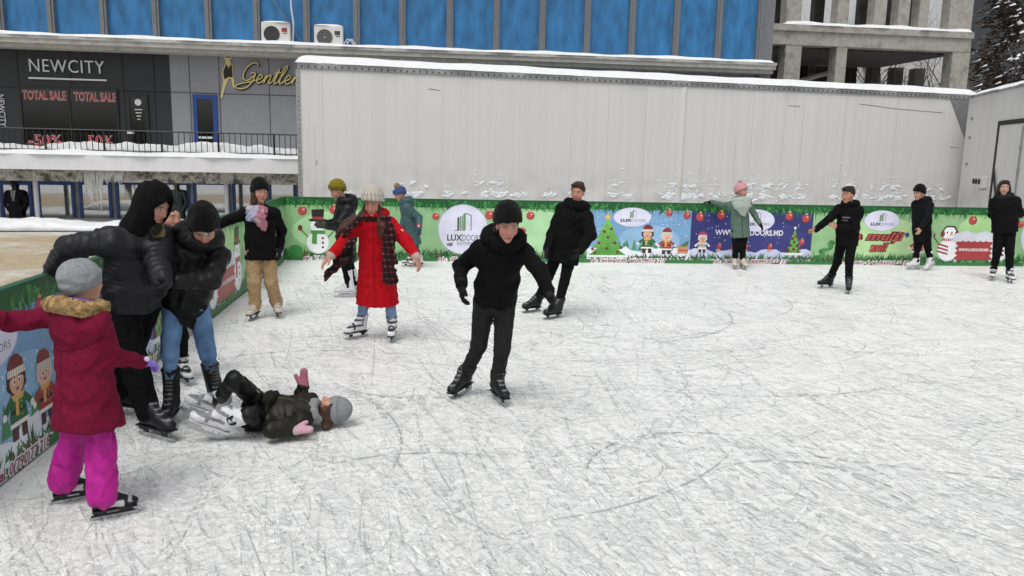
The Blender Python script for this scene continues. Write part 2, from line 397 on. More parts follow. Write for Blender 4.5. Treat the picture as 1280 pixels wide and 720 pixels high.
            mixc(fr*.9*np.exp(-((al/.022)**2)**2)*np.exp(-((u+.0637)/.0105)**4)*(f>.06),lin(lips))
            mixc(fr*np.exp(-((al/.022)**2)**2)*np.exp(-((u+.0637)/.0022)**2)*(f>.06)*.8,lin('#4a1f1c'))
            bu=.037-.25*np.maximum(al-.03,0)
            mixc(.9*fr*np.exp(-((al-.032)/.02)**4)*np.exp(-((u-bu)/.0055)**2),lin(brow))
            e=np.sqrt(((al-.031)/.0125)**2+((u-.012)/.0055)**2)*(1+0*f)
            mixc(fr*np.clip((1.15-e)*5,0,1)*(f>.06),np.array(lin('#d9d2cc'))); mixc(fr*np.clip((1.45-e)*5,0,1)*np.clip((e-1.0)*5,0,1)*(u>.012)*(f>.06),lin('#3a2620'))
            ee=np.sqrt((al-.031)**2+(u-.012)**2)/.0066; mixc(fr*np.clip((1.1-ee)*5,0,1)*(f>.06),lin(iris)); mixc(fr*np.clip((.55-ee)*5,0,1)*(f>.06),(.005,.005,.005))
            return C
        return field_obj('body',F,M_SKIN,s.root,col)
    def hands(s,side,col,grow=.004,m=None,name='glove',cuff=None,mitten=False):
        F=Field(.0065 if s.res<.016 else .009); J=s.J
        if mitten:
            h=s.hand[side]; e,w=J['el'+side],J['wr'+side]; d=nrm(h.get('dir',nrm(w-e))); n=np.asarray(h.get('palm',s.fwd),float); n=nrm(n-d*np.dot(n,d)); t=np.cross(d,n)*h.get('flip',1); m_=s.sc*h.get('msize',1.1)
            F.add(rc(w-d*.03*m_,w+d*.02*m_,.036*m_,.036*m_),.02); F.add(rc(w+d*.03*m_,w+d*.13*m_,.04*m_,.03*m_,[(n,.75)]),.03); F.add(rc(w+(d*.03+t*.03)*m_,w+(d*.09+t*.065)*m_,.02*m_,.017*m_),.012)
        else: s.hand_prims(F,side,grow)
        if cuff:
            e,w=J['el'+side],J['wr'+side]; d=nrm(w-e); F.add(rc(w-d*.05,w+d*.01,.04*s.sc,.036*s.sc),.01)
        def c(V):
            C=np.tile(np.asarray(lin(col)),(len(V),1))
            if cuff:
                e,w=J['el'+side],J['wr'+side]; d=nrm(w-e); t=(V-w)@d; C[(t<.012)]=lin(cuff)
            return C
        return field_obj(name,F,m or M_KNIT,s.root,c)
    def jacket(s,col,hem=.16,girth=1.,arm=1.,quilt=None,name='jacket',m=None,collar=.055,flare=0.,zipc=None,cuffc=None,hemc=None,wr=(.006,34),extra=None,tq=None,lowcut=0.,bot=None,hemtilt=(0,0),sh=1.,belly=0.):
        J,sc=s.J,s.sc; hem+=s.hemshift; F=Field(s.res); up,lat,fwd=s.up,s.lat,s.fwd; L=np.linalg.norm(J['neck']-J['pel'])
        g=girth*sc
        a=J['neck']-up*.13*sc; b=J['pel']+up*.14*sc
        F.add(rc(a,b,.125*g,.122*g,[(lat,1.32)],tq),.05)
        bt=J['pel']-up*hem*sc if bot is None else bot
        F.add(rc(b,bt-up*.06*sc,.122*g,(.128+flare)*g,[(lat,1.3)],tq),.05)
        if belly: F.add(el((a+b)/2+fwd*.03,(.15*g,.12*g,.2*g),s.tframe()),.05)
        F.add(rc(J['shR']+up*.0,J['shL'],.075*sc*sh,.075*sc*sh),.06)
        F.add(rc(J['neck']-up*.09*sc,J['neck']-up*.01*sc,.10*sc,.075*sc,[(lat,1.15)]),.05)
        for q in 'RL':
            w=J['wr'+q]; d=nrm(w-J['el'+q])
            F.add(rc(J['sh'+q],J['el'+q],.073*sc*arm,.062*sc*arm,None,quilt),.035); F.add(rc(J['el'+q],w,.061*sc*arm,.046*sc*arm,None,quilt),.02)
        if collar: F.add(tor(J['neck']+up*.0*sc+fwd*.012*sc,s.tframe(),.072*sc,.022*sc,1.1,1.05,collar/.03),.02)
        nvec=-up+lat*hemtilt[0]+fwd*hemtilt[1]
        F.wrinkle(wr[0],wr[1],int(abs(J['neck'][2])*1000)%97,(1,1,1.))
        if extra: extra(F)
        F.P=F.P
        # open hem
        hemp=plane(bt,nvec); oldP=F.P; newP=[]
        for i,(pr,k,op) in enumerate(oldP):
            if i in(0,1): pr=both(pr,hemp)
            newP.append((pr,k,op))
        F.P=newP
        base=np.asarray(lin(col)) if isinstance(col,str) else None
        def c(V):
            C=np.tile(base,(len(V),1)) if base is not None else col(s,V)
            q=V-J['neck']; l,f,u=q@lat/sc,q@fwd/sc,q@up/sc
            if zipc: C[(np.abs(l)<.008)&(f>0)&(u>-L/sc-hem)]=lin(zipc)
            for k in 'RL':
                e,w=J['el'+k],J['wr'+k]; d=nrm(w-e); t=(V-w)@d; r=np.linalg.norm(V-w,axis=1)
                if cuffc: C[(t>-.02*sc)&(r<.1*sc)]=lin(cuffc)
            if hemc: C[(np.linalg.norm(V-bt,axis=1)<.3)&((V-bt)@nrm(nvec)>-.035)]=lin(hemc)
            return C
        return field_obj(name,F,m or M_PUFF,s.root,c)
    def hood_down(s,col,big=1.,m=None,fur=None,name='hood'):
        sc=s.sc; F=Field(s.res)
        F.add(tor(s.tp(0,-.025,.035),s.tframe(),.088*sc*big,.042*sc*big,1.15,1.,1.3),.02); F.add(el(s.tp(0,-.10*big,-.03),np.array((.12,.06,.10))*sc*big,s.tframe()),.04)
        F.wrinkle(.005,40,3)
        h=field_obj(name,F,m or M_PUFF,s.root,lin(col))
        return h
    def hood_up(s,col,m=None,r=1.,open=1.,tall=0.,neckw=1.,name='hood',back=0.):
        hs,sc=s.hs,s.sc; F=Field(s.res*.85)
        F.add(el(s.hp(0,-.012-back,.028+tall),np.array((.105,.128+back,.128+tall))*hs*r,s.hframe()),.03)
        F.add(rc(s.hp(0,-.02,-.05),s.tp(0,-.0,.0),.098*hs*r,.105*sc*neckw,[(s.hl,1.1)]),.06)
        F.wrinkle(.006,36,5)
        F.sub(rc(s.hp(0,.05,-.005),s.hp(0,.3,-.005),.067*hs*open,.085*hs*open,[(s.hu,1.3)]),.03)
        return field_obj(name,F,m or M_PUFF,s.root,lin(col))
    def beanie(s,col,cuff=None,rib=0,line=.03,tilt=.5,tall=.0,puff=1.,slouch=0.,pom=None,pomr=.045,m=None,name='beanie',stripe=None,nocuff=False):
        hs=s.hs; F=Field(min(s.res*.75,.011)); fr=s.hframe(); pn=-(s.hu-s.hf*tilt); p0=s.hp(0,.0,line)
        up2=nrm(s.hu-s.hf*tilt)
        top=both(el(s.hp(0,-.018-slouch,.045+tall*.6),np.array((.09*puff,.108*puff,.098+tall))*hs,fr),plane(p0,pn))
        F.add(top,.01)
        if not nocuff: F.add(both(el(s.hp(0,-.014,.04),np.array((.096,.113,.125))*hs*puff**.8,fr),plane(p0-up2*.012*hs,pn),plane(p0+up2*.05*hs,up2)),.012)
        if not rib: F.wrinkle(.005,42,int(abs(s.J['head'][2])*1000)%89)
        if rib:
            def c(V):
                q=V-J; a=np.arctan2(q@s.hl,q@s.hf); t=(V-p0)@up2; k=(.8+.2*np.cos(a*rib))*(1-.35*np.exp(-((t-.052*hs)/.006)**2))*(.93+.07*np.cos(t/hs*420))  # shading of ribs, knit rows and cuff crease multiplied into the colour
                C=np.tile(np.asarray(lin(col)),(len(V),1)); 
                if cuff is not None: C[t<.05*hs]=lin(cuff)
                return C*k[:,None]
            J=s.hp(0,-.015,0)
        else:
            def c(V):
                C=np.tile(np.asarray(lin(col)),(len(V),1)); t=(V-p0)@up2
                if cuff is not None: C[t<.047*hs]=lin(cuff)
                if stripe: C[(t>stripe[1]*hs)&(t<stripe[2]*hs)]=lin(stripe[0])
                return C
        h=field_obj(name,F,m or M_KNIT,s.root,c)
        if pom:
            G_=Field(.008); G_.add(el(s.hp(0,-.03-slouch,.155+tall*1.5),np.array((1,1,1))*pomr*hs)); G_.wrinkle(.008,110,4)
            field_obj('pompom',G_,M_FUR,h,lin(pom))
        return h
    def hair(s,col,tufts=0,cap=True,line=.06,strands=(),name='hair',vol=1.,res=None):
        hs=s.hs; F=Field(res or min(s.res*.7,.010)); fr=s.hframe()
        if cap:
            F.add(both(el(s.hp(0,-.02,.038),np.array((.086,.102,.096))*hs*vol,fr),plane(s.hp(0,.0,line-.05),-(s.hu*1.-s.hf*.75))),.02)
            F.sub(el(s.hp(0,.11,-.02),np.array((.06,.06,.085))*hs,fr),.02)
        tr_=np.random.default_rng(5)
        for i in range(tufts): a,b=tr_.uniform(-.062,.062),tr_.uniform(-.07,.07); F.add(el(s.hp(a,b,.118-3.5*a*a-4*max(b-.03,0)**2-3*min(b+.02,0)**2),np.array((.02,.034,.018))*hs*tr_.uniform(.8,1.2),fr),.012)
        for st in strands:
            for i in range(len(st)-1): F.add(rc(st[i][0],st[i+1][0],st[i][1],st[i+1][1]),.02)
        F.wrinkle(.009 if cap else .005,75,9,(1,1,.5))
        base=np.asarray(lin(col))
        return field_obj(name,F,M_HAIR,s.root,lambda V:base*(1+.5*np.clip(fbm(V*np.array((1,1,.25)),70,2),-1,1))[:,None])
    def trousers(s,col,w=1.,flare=0.,m=None,name='trousers',wr=(.006,42),seam=None,bot=.0,shin=1.,cuffgather=False,colf=None,hipw=1.):
        J,sc=s.J,s.sc; F=Field(s.res)
        F.add(rc(J['pel']+s.up*.08*sc,J['pel']-s.up*.03*sc,.1*sc*hipw,.105*sc*hipw,[(s.lat,1.38)]),.04)
        for q in 'RL':
            h,k,a=J['hip'+q],J['kn'+q],J['an'+q]; d=nrm(a-k); e=a+d*(-.02+bot)*sc
            F.add(rc(h,k,.088*w*sc,.064*w*sc),.03); F.add(rc(k,e,.062*w*sc*shin,(.05+flare)*w*sc*shin),.02)
            if cuffgather: F.add(rc(e-d*.03*sc,e,.07*w*sc,.058*w*sc),.02)
        F.wrinkle(wr[0],wr[1],6,(1,1,1.))
        base=np.asarray(lin(col))
        return field_obj(name,F,m or M_CLOTH,s.root,(lambda V:colf(s,V)) if colf else base)
    def skates(s,col='#ececee',trim='#1b1b1d',style='fig',m=None,size=1.,shaft=.7,sole='#15151a'):
        for q in 'RL':
            c,fd,fl,fu=s.__dict__['ft'+q]; sc=s.sc*size; P=lambda x,y,z:c+(fd*x+fl*y+fu*z)*sc; fr=(fd,fl,fu)
            F=Field(.0095 if s.res<.013 else .012); J=s.J; sh=nrm(J['kn'+q]-J['an'+q])
            F.add(rc(P(-.095,0,.125),P(.10,0,.112),.043*sc,.038*sc),.02); F.add(el(P(.115,0,.108),np.array((.058,.046,.036))*sc,fr),.02)
            F.add(rc(P(-.075,0,.15),P(-.075,0,.15)+sh*.16*sc*shaft,.052*sc,.062*sc),.03); F.add(rc(P(.06,0,.13),P(-.055,0,.22),.036*sc,.048*sc),.03)
            F.add(el(P(-.065,0,.15)+sh*.17*sc*shaft,np.array((.067,.067,.014))*sc,fr),.015)
            F.cuts.append(lambda X,Y,Z,p=P(0,0,.082),n=-fu:(X-p[0])*n[0]+(Y-p[1])*n[1]+(Z-p[2])*n[2])
            F.wrinkle(.0025,60,8)
            A=np.asarray(lin(col)); T=np.asarray(lin(trim))
            def cf(V):
                p=(V-c)/sc; x,y,z=p@fd,p@fl,p@fu; C=np.tile(A,(len(V),1))
                if style=='fig':      # laced boot: dark eyelet dots and laces down the front
                    fr_=(np.abs(y)<.03)&(x>-.03)&(z>.135); C[fr_]=A*.62+T*.2; C[fr_&((z*100)%2.6<.9)]=A*.95
                    C[z<.088]=lin(sole)
                elif style=='rec':    # plastic shell with dark straps and liner
                    for z0,w_ in((.15,.013),(.215,.013),(.275,.016)): C[(np.abs(z-.25*np.maximum(-x-.06,0)-z0)<w_)&(x>-.06)]=T
                    C[(z>.3)]=T; C[(np.abs(x-.06)<.012)&(z>.11)]=T; C[z<.09]=A*.5
                elif style=='dark':
                    fr_=(np.abs(y)<.026)&(x>-.03)&(z>.13); C[fr_&((z*100)%2.8<.8)]=np.asarray(lin('#77777a')); C[z<.088]=T
                elif style=='hockey':
                    C[(np.abs(x-.02)<.05)&(np.abs(y)>.03)&(z<.14)]=lin('#c9c9cc'); C[z<.09]=T; C[(np.abs(x-.115)<.012)&(z>.12)]=lin('#98989c')
                return C
            sk=field_obj('skate',F,m or M_LEATHER,s.root,cf)
            b=MB(); ax=(fd,fl,fu)
            b.obox(P(.012,0,.078),ax,(.148*sc,.041*sc,.0065*sc),0,.004)
            if style=='hockey':
                for x in(-.085,.085): b.obox(P(x,0,.056),ax,(.045*sc,.014*sc,.02*sc),0,.004)
                b.obox(P(0,0,.036),ax,(.145*sc,.007*sc,.007*sc),0,.002)
            else:
                b.obox(P(-.09,0,.062),ax,(.035*sc,.028*sc,.011*sc),0,.004)
                for x in(-.09,.08): b.obox(P(x,0,.042),ax,(.022*sc,.006*sc,.014*sc),0,.002)
            b.build('sole',mat('skate_sole_'+sole.strip('#'),sole,rough=.5),sk)
            xs=[-.155,-.16,-.15,.14,.165,.17,.162]; zs=[.028,.014,.0,.0,.012,.024,.03]; n=len(xs)
            V=[P(xs[i],g*.0022,zs[i]) for g in(-1,1) for i in range(n)]; Fc=[tuple(range(n))[::-1],tuple(range(n,2*n))]+[(i,(i+1)%n,n+(i+1)%n,n+i) for i in range(n)]
            mesh_obj('blade',V,Fc,M_STEEL,sk)
    def scarf(s,colf,loop=1.,tails=(),m=None,r=.034,name='scarf',wr=(.007,55),up=.02):
        sc=s.sc; F=Field(min(s.res,.012))
        F.add(tor(s.tp(0,.008,up),np.array((s.lat,nrm(s.fwd+s.up*-.25),nrm(s.up+s.fwd*.25))),.07*sc*loop,r*sc,1.12,1.1,1.35),.02)
        for t in tails:
            pts,wd,wax=t
            for i in range(len(pts)-1): F.add(rc(pts[i],pts[i+1],wd[i],wd[i+1],[(nrm(wax),2.6)]),.015)
        F.wrinkle(*wr,7)
        return field_obj(name,F,m or M_KNIT,s.root,(lambda V:colf(s,V)) if callable(colf) else lin(colf))
    def px(s,x,y,dy=0.):
        return AT(x,y,s.o[1]+dy)-s.o
# ---------------------------------------------------------------- world, sun, camera
W=bpy.data.worlds.new('World'); S.world=W; W.use_nodes=True
nt=W.node_tree; bgn=nt.nodes['Background']; sky=nt.nodes.new('ShaderNodeTexSky'); sky.sky_type='NISHITA'; sky.sun_disc=False
SUN_EL,SUN_AZ=62,200
sky.sun_elevation=math.radians(SUN_EL); sky.sun_rotation=math.radians(SUN_AZ); sky.dust_density=4; sky.air_density=1.5
hsv=nt.nodes.new('ShaderNodeHueSaturation'); hsv.inputs['Saturation'].default_value=.12   # overcast: the blue washed out
nt.links.new(sky.outputs[0],hsv.inputs['Color']); nt.links.new(hsv.outputs[0],bgn.inputs['Color']); bgn.inputs['Strength'].default_value=.108
sl=bpy.data.lights.new('sun','SUN'); sl.energy=.9; sl.angle=math.radians(24); sl.color=(1,.97,.93)
so=bpy.data.objects.new('sun',sl); COL.objects.link(so)
so.rotation_euler=(math.radians(90-SUN_EL),0,math.radians(180-SUN_AZ))
cd=bpy.data.cameras.new('camera'); co=bpy.data.objects.new('camera',cd); COL.objects.link(co); S.camera=co
cd.sensor_width=36; cd.lens=F_PX/1280*36; cd.clip_end=2000; cd.clip_start=.05
m=Matrix(((CR[0],CU[0],-CF[0],0),(CR[1],CU[1],-CF[1],0),(CR[2],CU[2],-CF[2],CAM_H),(0,0,0,1))); co.matrix_world=m
S.view_settings.view_transform='Standard'; S.view_settings.look='None'; S.view_settings.exposure=0.24; S.view_settings.gamma=1
S.cycles.transparent_max_bounces=40; S.cycles.max_bounces=6

# ---------------------------------------------------------------- rink geometry
Lp0=G(0,606); Lp1=G(357,325); Fp1=G(1280,333)
LU=nrm(Lp1-Lp0); FU=nrm(Fp1-Lp1); LN=np.array((LU[1],-LU[0],0)); FN=np.array((FU[1],-FU[0],0))   # LN: towards the ice, FN: towards the ice
NEAR=Lp0-LU*9.5; FAR=Lp1+FU*24
BH=1.17

# ---------------------------------------------------------------- snowy ground around the rink
def m_ground():
    m=bpy.data.materials.new('trodden_snow'); nt,N,L,P=nodes(m); P.inputs['Roughness'].default_value=.85
    tc=N.new('ShaderNodeTexCoord'); sp=N.new('ShaderNodeSeparateXYZ'); L.new(tc.outputs['Object'],sp.inputs[0])
    n=N.new('ShaderNodeTexNoise'); n.inputs['Scale'].default_value=.45; n.inputs['Detail'].default_value=9; n.inputs['Roughness'].default_value=.7; L.new(tc.outputs['Object'],n.inputs[0])
    # sand scattered over the walk between the shops and the rink
    def ramp(src,a,b):
        r=N.new('ShaderNodeMapRange'); r.inputs[1].default_value=a; r.inputs[2].default_value=b; L.new(src,r.inputs[0]); return r.outputs[0]
    def mul(a,b,op='MULTIPLY'):
        q=N.new('ShaderNodeMath'); q.operation=op
        for i,v in enumerate((a,b)):
            if isinstance(v,(int,float)): q.inputs[i].default_value=v
            else: L.new(v,q.inputs[i])
        return q.outputs[0]
    yy=mul(sp.outputs[1],mul(n.outputs[0],3.,'MULTIPLY'),'ADD')
    b=mul(ramp(yy,11.6,12.6),ramp(yy,20.6,19.6)); b=mul(b,ramp(sp.outputs[0],-4.9,-5.9)); b=mul(b,ramp(n.outputs[0],.28,.5))
    n2=N.new('ShaderNodeTexNoise'); n2.inputs['Scale'].default_value=3.5; n2.inputs['Detail'].default_value=10; n2.inputs['Roughness'].default_value=.75; L.new(tc.outputs['Object'],n2.inputs[0])
    sn=N.new('ShaderNodeMix'); sn.data_type='RGBA'; L.new(ramp(n2.outputs[0],.35,.65),sn.inputs[0]); sn.inputs[6].default_value=(*lin('#c3c3c4'),1); sn.inputs[7].default_value=(*lin('#e6e6e6'),1)
    sd=N.new('ShaderNodeMix'); sd.data_type='RGBA'; L.new(ramp(n2.outputs[0],.35,.7),sd.inputs[0]); sd.inputs[6].default_value=(*lin('#a59377'),1); sd.inputs[7].default_value=(*lin('#c4b699'),1)
    mx=N.new('ShaderNodeMix'); mx.data_type='RGBA'; L.new(b,mx.inputs[0]); L.new(sn.outputs[2],mx.inputs[6]); L.new(sd.outputs[2],mx.inputs[7]); L.new(mx.outputs[2],P.inputs['Base Color'])
    bp=N.new('ShaderNodeBump'); bp.inputs['Strength'].default_value=.8; bp.inputs['Distance'].default_value=.05; L.new(n2.outputs[0],bp.inputs['Height']); L.new(bp.outputs[0],P.inputs['Normal'])
    return m
mb=MB(); mb.add([(-400,-60,-.03),(400,-60,-.03),(400,700,-.03),(-400,700,-.03)],[(0,1,2,3)])
mb.build('ground',m_ground(),kind='structure')
M_SNOW=mat('snow','#e4e6e8',rough=.8,var=.06,vs=3,bump=.6,bs=9,bd=.03)
M_SNOW.node_tree.nodes['Principled BSDF'].inputs['Subsurface Weight'].default_value=.1

def snow_strip(name,line,width,height,parent=None,seed=0,step=.12,round_=.35,flat=False,**kw):
    """a long soft heap of snow on a polyline (list of 3-D points): uneven crest, rounded flanks"""
    rg=np.random.default_rng(seed); pts=[]; 
    for i in range(len(line)-1):
        a,b=np.asarray(line[i],float),np.asarray(line[i+1],float); k=max(2,int(np.linalg.norm(b-a)/step))
        for j in range(k+(i==len(line)-2)): pts.append(a+(b-a)*j/k)
    n=len(pts); s=np.arange(n)*step; V=[];K=11
    hf=lambda x,sd:sum(math.sin(x*f+p)*a for f,p,a in zip((.7,1.9,3.7,7.3,13.),np.random.default_rng(sd).uniform(0,6,5),(.34,.3,.2,.13,.08)))
    for i,p in enumerate(pts):
        t=nrm(pts[min(i+1,n-1)]-pts[max(i-1,0)]); nn=np.array((-t[1],t[0],0))
        e=min(1,i/4,(n-1-i)/4)**.5 if not flat else 1
        hh=height*(1+.45*hf(s[i],seed) )*max(e,.02)
        for k in range(K):
            a=-1+2*k/(K-1); pr=(1-abs(a)**(2 if not flat else 6))**round_ if abs(a)<1 else 0
            V.append(p+nn*a*width/2*(1+.12*hf(s[i]+k*.0,seed+5)*(0 if flat else 1))+np.array((0,0,hh*pr*(1+.12*math.sin(s[i]*9+k*1.7)))))
    F=[(i*K+k,i*K+k+1,(i+1)*K+k+1,(i+1)*K+k) for i in range(n-1) for k in range(K-1)]+[tuple(range(K))[::-1],tuple((n-1)*K+k for k in range(K))]
    F+= [((i+1)*K,(i+1)*K+K-1,i*K+K-1,i*K) for i in range(n-1)]
    return mesh_obj(name,V,F,M_SNOW,parent,True,**kw)
# ploughed snow along the outside of the left boards
snow_strip('snow_bank',[Lp0-LN*.75-LU*3,Lp0-LN*.7+LU*4,Lp0-LN*.8+LU*10.3],1.25,.42,seed=3,kind='structure')
snow_strip('snow_bank',[AT(-30,275,19.3)*np.array((1,1,0)),AT(100,278,19.8)*np.array((1,1,0)),AT(340,280,20.7)*np.array((1,1,0))],1.3,.2,seed=8,kind='structure')
snow_strip('snow_bank',[Lp1-FN*1.1-FU*.6,Lp1-FN*1.1+FU*18],1.5,.3,seed=12,kind='structure')

# ---------------------------------------------------------------- ice
def m_ice():
    m=bpy.data.materials.new('skated_ice'); nt,N,L,P=nodes(m)
    tc=N.new('ShaderNodeTexCoord'); O=tc.outputs['Object']
    def noise(sc,det=8,rough=.6,v=O,dist=0.):
        n=N.new('ShaderNodeTexNoise'); n.inputs['Scale'].default_value=sc; n.inputs['Detail'].default_value=det; n.inputs['Roughness'].default_value=rough; n.inputs['Distortion'].default_value=dist; L.new(v,n.inputs['Vector']); return n.outputs[0]
    def ramp(src,a,b,lo=0.,hi=1.):
        r=N.new('ShaderNodeMapRange'); r.inputs[1].default_value=a; r.inputs[2].default_value=b; r.inputs[3].default_value=lo; r.inputs[4].default_value=hi; L.new(src,r.inputs[0]); return r.outputs[0]
    def mixf(f,a,b):
        x=N.new('ShaderNodeMix'); x.data_type='RGBA'; L.new(f,x.inputs[0])
        for i,c in((6,a),(7,b)):
            if isinstance(c,tuple): x.inputs[i].default_value=(*c,1)
            else: L.new(c,x.inputs[i])
        return x.outputs[2]
    def math_(op,a,b):
        q=N.new('ShaderNodeMath'); q.operation=op
        for i,v in enumerate((a,b)):
            if isinstance(v,(int,float)): q.inputs[i].default_value=v
            else: L.new(v,q.inputs[i])
        return q.outputs[0]
    big=noise(.55,6,.6); c=mixf(ramp(big,.35,.65),lin('#eeefee'),lin('#f4f4f3'))
    med=noise(2.6,10,.72,dist=1.2); c=mixf(ramp(med,.5,.6,0,.4),c,lin('#dcdedd'))
    sm=noise(7.,9,.75,dist=1.5); c=mixf(ramp(sm,.54,.60,0,.5),c,lin('#f1f2f1'))
    hsum=None
    for i,(ang,sx,sy,th,col,am) in enumerate(((28,.7,26,.60,'#a9afb0',.55),(-35,.8,30,.61,'#aab0b1',.5),(8,.55,20,.60,'#f1f2f1',.8),(62,.9,34,.62,'#f1f2f1',.7),(-62,.8,30,.62,'#b0b5b6',.45),(-12,.6,36,.6,'#a5abac',.5))):
        mp=N.new('ShaderNodeMapping'); mp.inputs['Rotation'].default_value=(0,0,math.radians(ang)); mp.inputs['Scale'].default_value=(sx,sy,1); mp.inputs['Location'].default_value=(i*7.3,i*3.1,i)
        ds=N.new('ShaderNodeTexNoise'); ds.inputs['Scale'].default_value=.35; ds.inputs['Detail'].default_value=2; L.new(O,ds.inputs['Vector'])
        vm=N.new('ShaderNodeVectorMath'); vm.operation='MULTIPLY_ADD'; L.new(ds.outputs['Color'],vm.inputs[0]); vm.inputs[1].default_value=(2.6,2.6,0); L.new(O,vm.inputs[2]); L.new(vm.outputs[0],mp.inputs['Vector'])
        nn=noise(1.,4,.6,mp.outputs[0]); f=ramp(nn,th,th+.03,0,am); c=mixf(math_('MULTIPLY',f,.38),c,lin(col)); hsum=f if hsum is None else math_('ADD',hsum,f)
    L.new(c,P.inputs['Base Color'])
    L.new(ramp(med,.4,.65,.5,.3),P.inputs['Roughness']); P.inputs['Specular IOR Level'].default_value=.35
    bp=N.new('ShaderNodeBump'); bp.inputs['Strength'].default_value=.35; bp.inputs['Distance'].default_value=.012
    h=math_('SUBTRACT',math_('MULTIPLY',sm,1.2),hsum); L.new(h,bp.inputs['Height']); L.new(bp.outputs[0],P.inputs['Normal'])
    return m
def m_marks():
    m=bpy.data.materials.new('skate_cuts'); nt,N,L,P=nodes(m); a=N.new('ShaderNodeVertexColor'); a.layer_name='Col'
    L.new(a.outputs['Color'],P.inputs['Base Color']); P.inputs['Roughness'].default_value=.6
    tc=N.new('ShaderNodeTexCoord'); n=N.new('ShaderNodeTexNoise'); n.inputs['Scale'].default_value=14; n.inputs['Detail'].default_value=5; L.new(tc.outputs['Object'],n.inputs[0])
    r=N.new('ShaderNodeMapRange'); r.inputs[1].default_value=.42; r.inputs[2].default_value=.54; r.inputs[3].default_value=.12; L.new(n.outputs[0],r.inputs[0])
    q=N.new('ShaderNodeMath'); q.operation='MULTIPLY'; L.new(r.outputs[0],q.inputs[0]); L.new(a.outputs['Alpha'],q.inputs[1]); L.new(q.outputs[0],P.inputs['Alpha'])
    return m
def build_ice():
    rg=np.random.default_rng(21); V=[];F=[];Cc=[];fm=[]
    poly=[NEAR+LN*.02,Lp1+LN*.02,FAR-FN*0,np.array((FAR[0],-6,0)),np.array((NEAR[0],-6,0))]
    V+=[tuple(p) for p in poly]; Cc+=[(.8,.8,.8,1)]*5; F.append((0,1,2,3,4)[::-1]); fm.append(0)
    def strip(c0,ang,kap,L,w,col,al,z):
        n=max(3,int(L/.11)); b=len(V); p=np.array(c0,float); a=ang; ds=L/n
        for i in range(n+1):
            t=i/n; ww=w*(min(1,4*t,4*(1-t))*.8+.2)/2; nn=np.array((-math.sin(a),math.cos(a)))
            if np.dot(np.array((p[0],p[1],0))-Lp0,LN)<.04+ww or np.dot(np.array((p[0],p[1],0))-Lp1,FN)<.04+ww: 
                break
            e=al*min(1,3*t+.05,3*(1-t)+.05)
            for g in(-1,1): V.append((p[0]+nn[0]*ww*g,p[1]+nn[1]*ww*g,z)); Cc.append((*col,e))
            p=p+np.array((math.cos(a),math.sin(a)))*ds; a+=kap*ds
        k=(len(V)-b)//2
        for i in range(k-1): F.append((b+2*i,b+2*i+2,b+2*i+3,b+2*i+1)); fm.append(1)
    dark=[lin(c) for c in('#b3b8b8','#bdc1c1','#a9afaf','#c4c8c8')]; white=[lin(c) for c in('#f4f5f4','#eceeee','#f8f8f7')]
    def flow(px,py):
        """skaters circle the rink: the worn direction seen at a point of the ice"""
        t=min(max((px-250)/1000,0),1); a=math.radians(78*(1-t)**1.1+16*t); q=3.
        d=G(px+math.cos(a)*q,py+math.sin(a)*q)-G(px,py); return math.atan2(d[1],d[0])
    grey=[lin(c) for c in('#d2d5d4','#ccd0cf','#d8dad9')]
    N=10000
    for i in range(N):
        px=rg.uniform(-40,1320); py=336+(720-336+60)*rg.uniform(0,1)**1.1
        g=G(px,py); u=rg.random(); near=min(max((py-400)/200,0),1)
        base=flow(px,py)+rg.normal()*.12 if rg.random()<.5+.45*near else (rg.choice([-.25,.2,2.6,.0])+rg.normal()*.5)
        kap=rg.normal()*.14+.1 if rg.random()<.72 else rg.normal()*1.1
        L=rg.uniform(.4,1.2) if rg.random()<.5 else rg.uniform(1.2,4.)
        z=.0008+.005*rg.random()
        if u<.10: strip(g[:2],base,kap,rg.uniform(.3,1.1),rg.uniform(.03,.12),grey[rg.integers(3)],rg.uniform(.2,.45),.0006+.0008*rg.random())      # worn grey bands
        elif u<.40: strip(g[:2],base,kap,L,rg.uniform(.004,.010)*(1.5-.5*near),dark[rg.integers(4)],rg.uniform(.3,.8),z)
        else: strip(g[:2],base,kap,L*.9,rg.uniform(.006,.03),white[rg.integers(3)],rg.uniform(.5,1.),z)
    # a few long, deep sweeping curves that read from far
    for (px,py,a,k,L) in((545,450,2.6,.55,3.4),(880,600,1.0,-1.5,2.2),(990,560,2.4,1.1,2.6),(700,470,-.6,.35,4),(410,470,-1.2,1.1,2.4),(250,520,-.9,1.2,2.2),(1000,620,-.5,-.15,4.),(820,540,-.45,.1,4.5),(600,660,.2,.4,2.5),(350,600,.9,-.8,1.8),(760,430,.1,.5,4),(1100,500,-.5,.25,4),(930,400,.4,.6,3),(480,600,1.4,.5,2.2)):
        g=G(px,py); strip(g[:2],a,k,L,.016,dark[2],.9,.0065)
    me=bpy.data.meshes.new('ice_rink'); me.from_pydata(V,[],F); me.materials.append(m_ice()); me.materials.append(m_marks())
    at=me.color_attributes.new('Col','FLOAT_COLOR','POINT'); at.data.foreach_set('color',np.array(Cc,np.float32).ravel()); me.polygons.foreach_set('material_index',np.array(fm,np.int32)); me.update()
    put(bpy.data.objects.new('ice_rink',me),kind='structure')
build_ice()
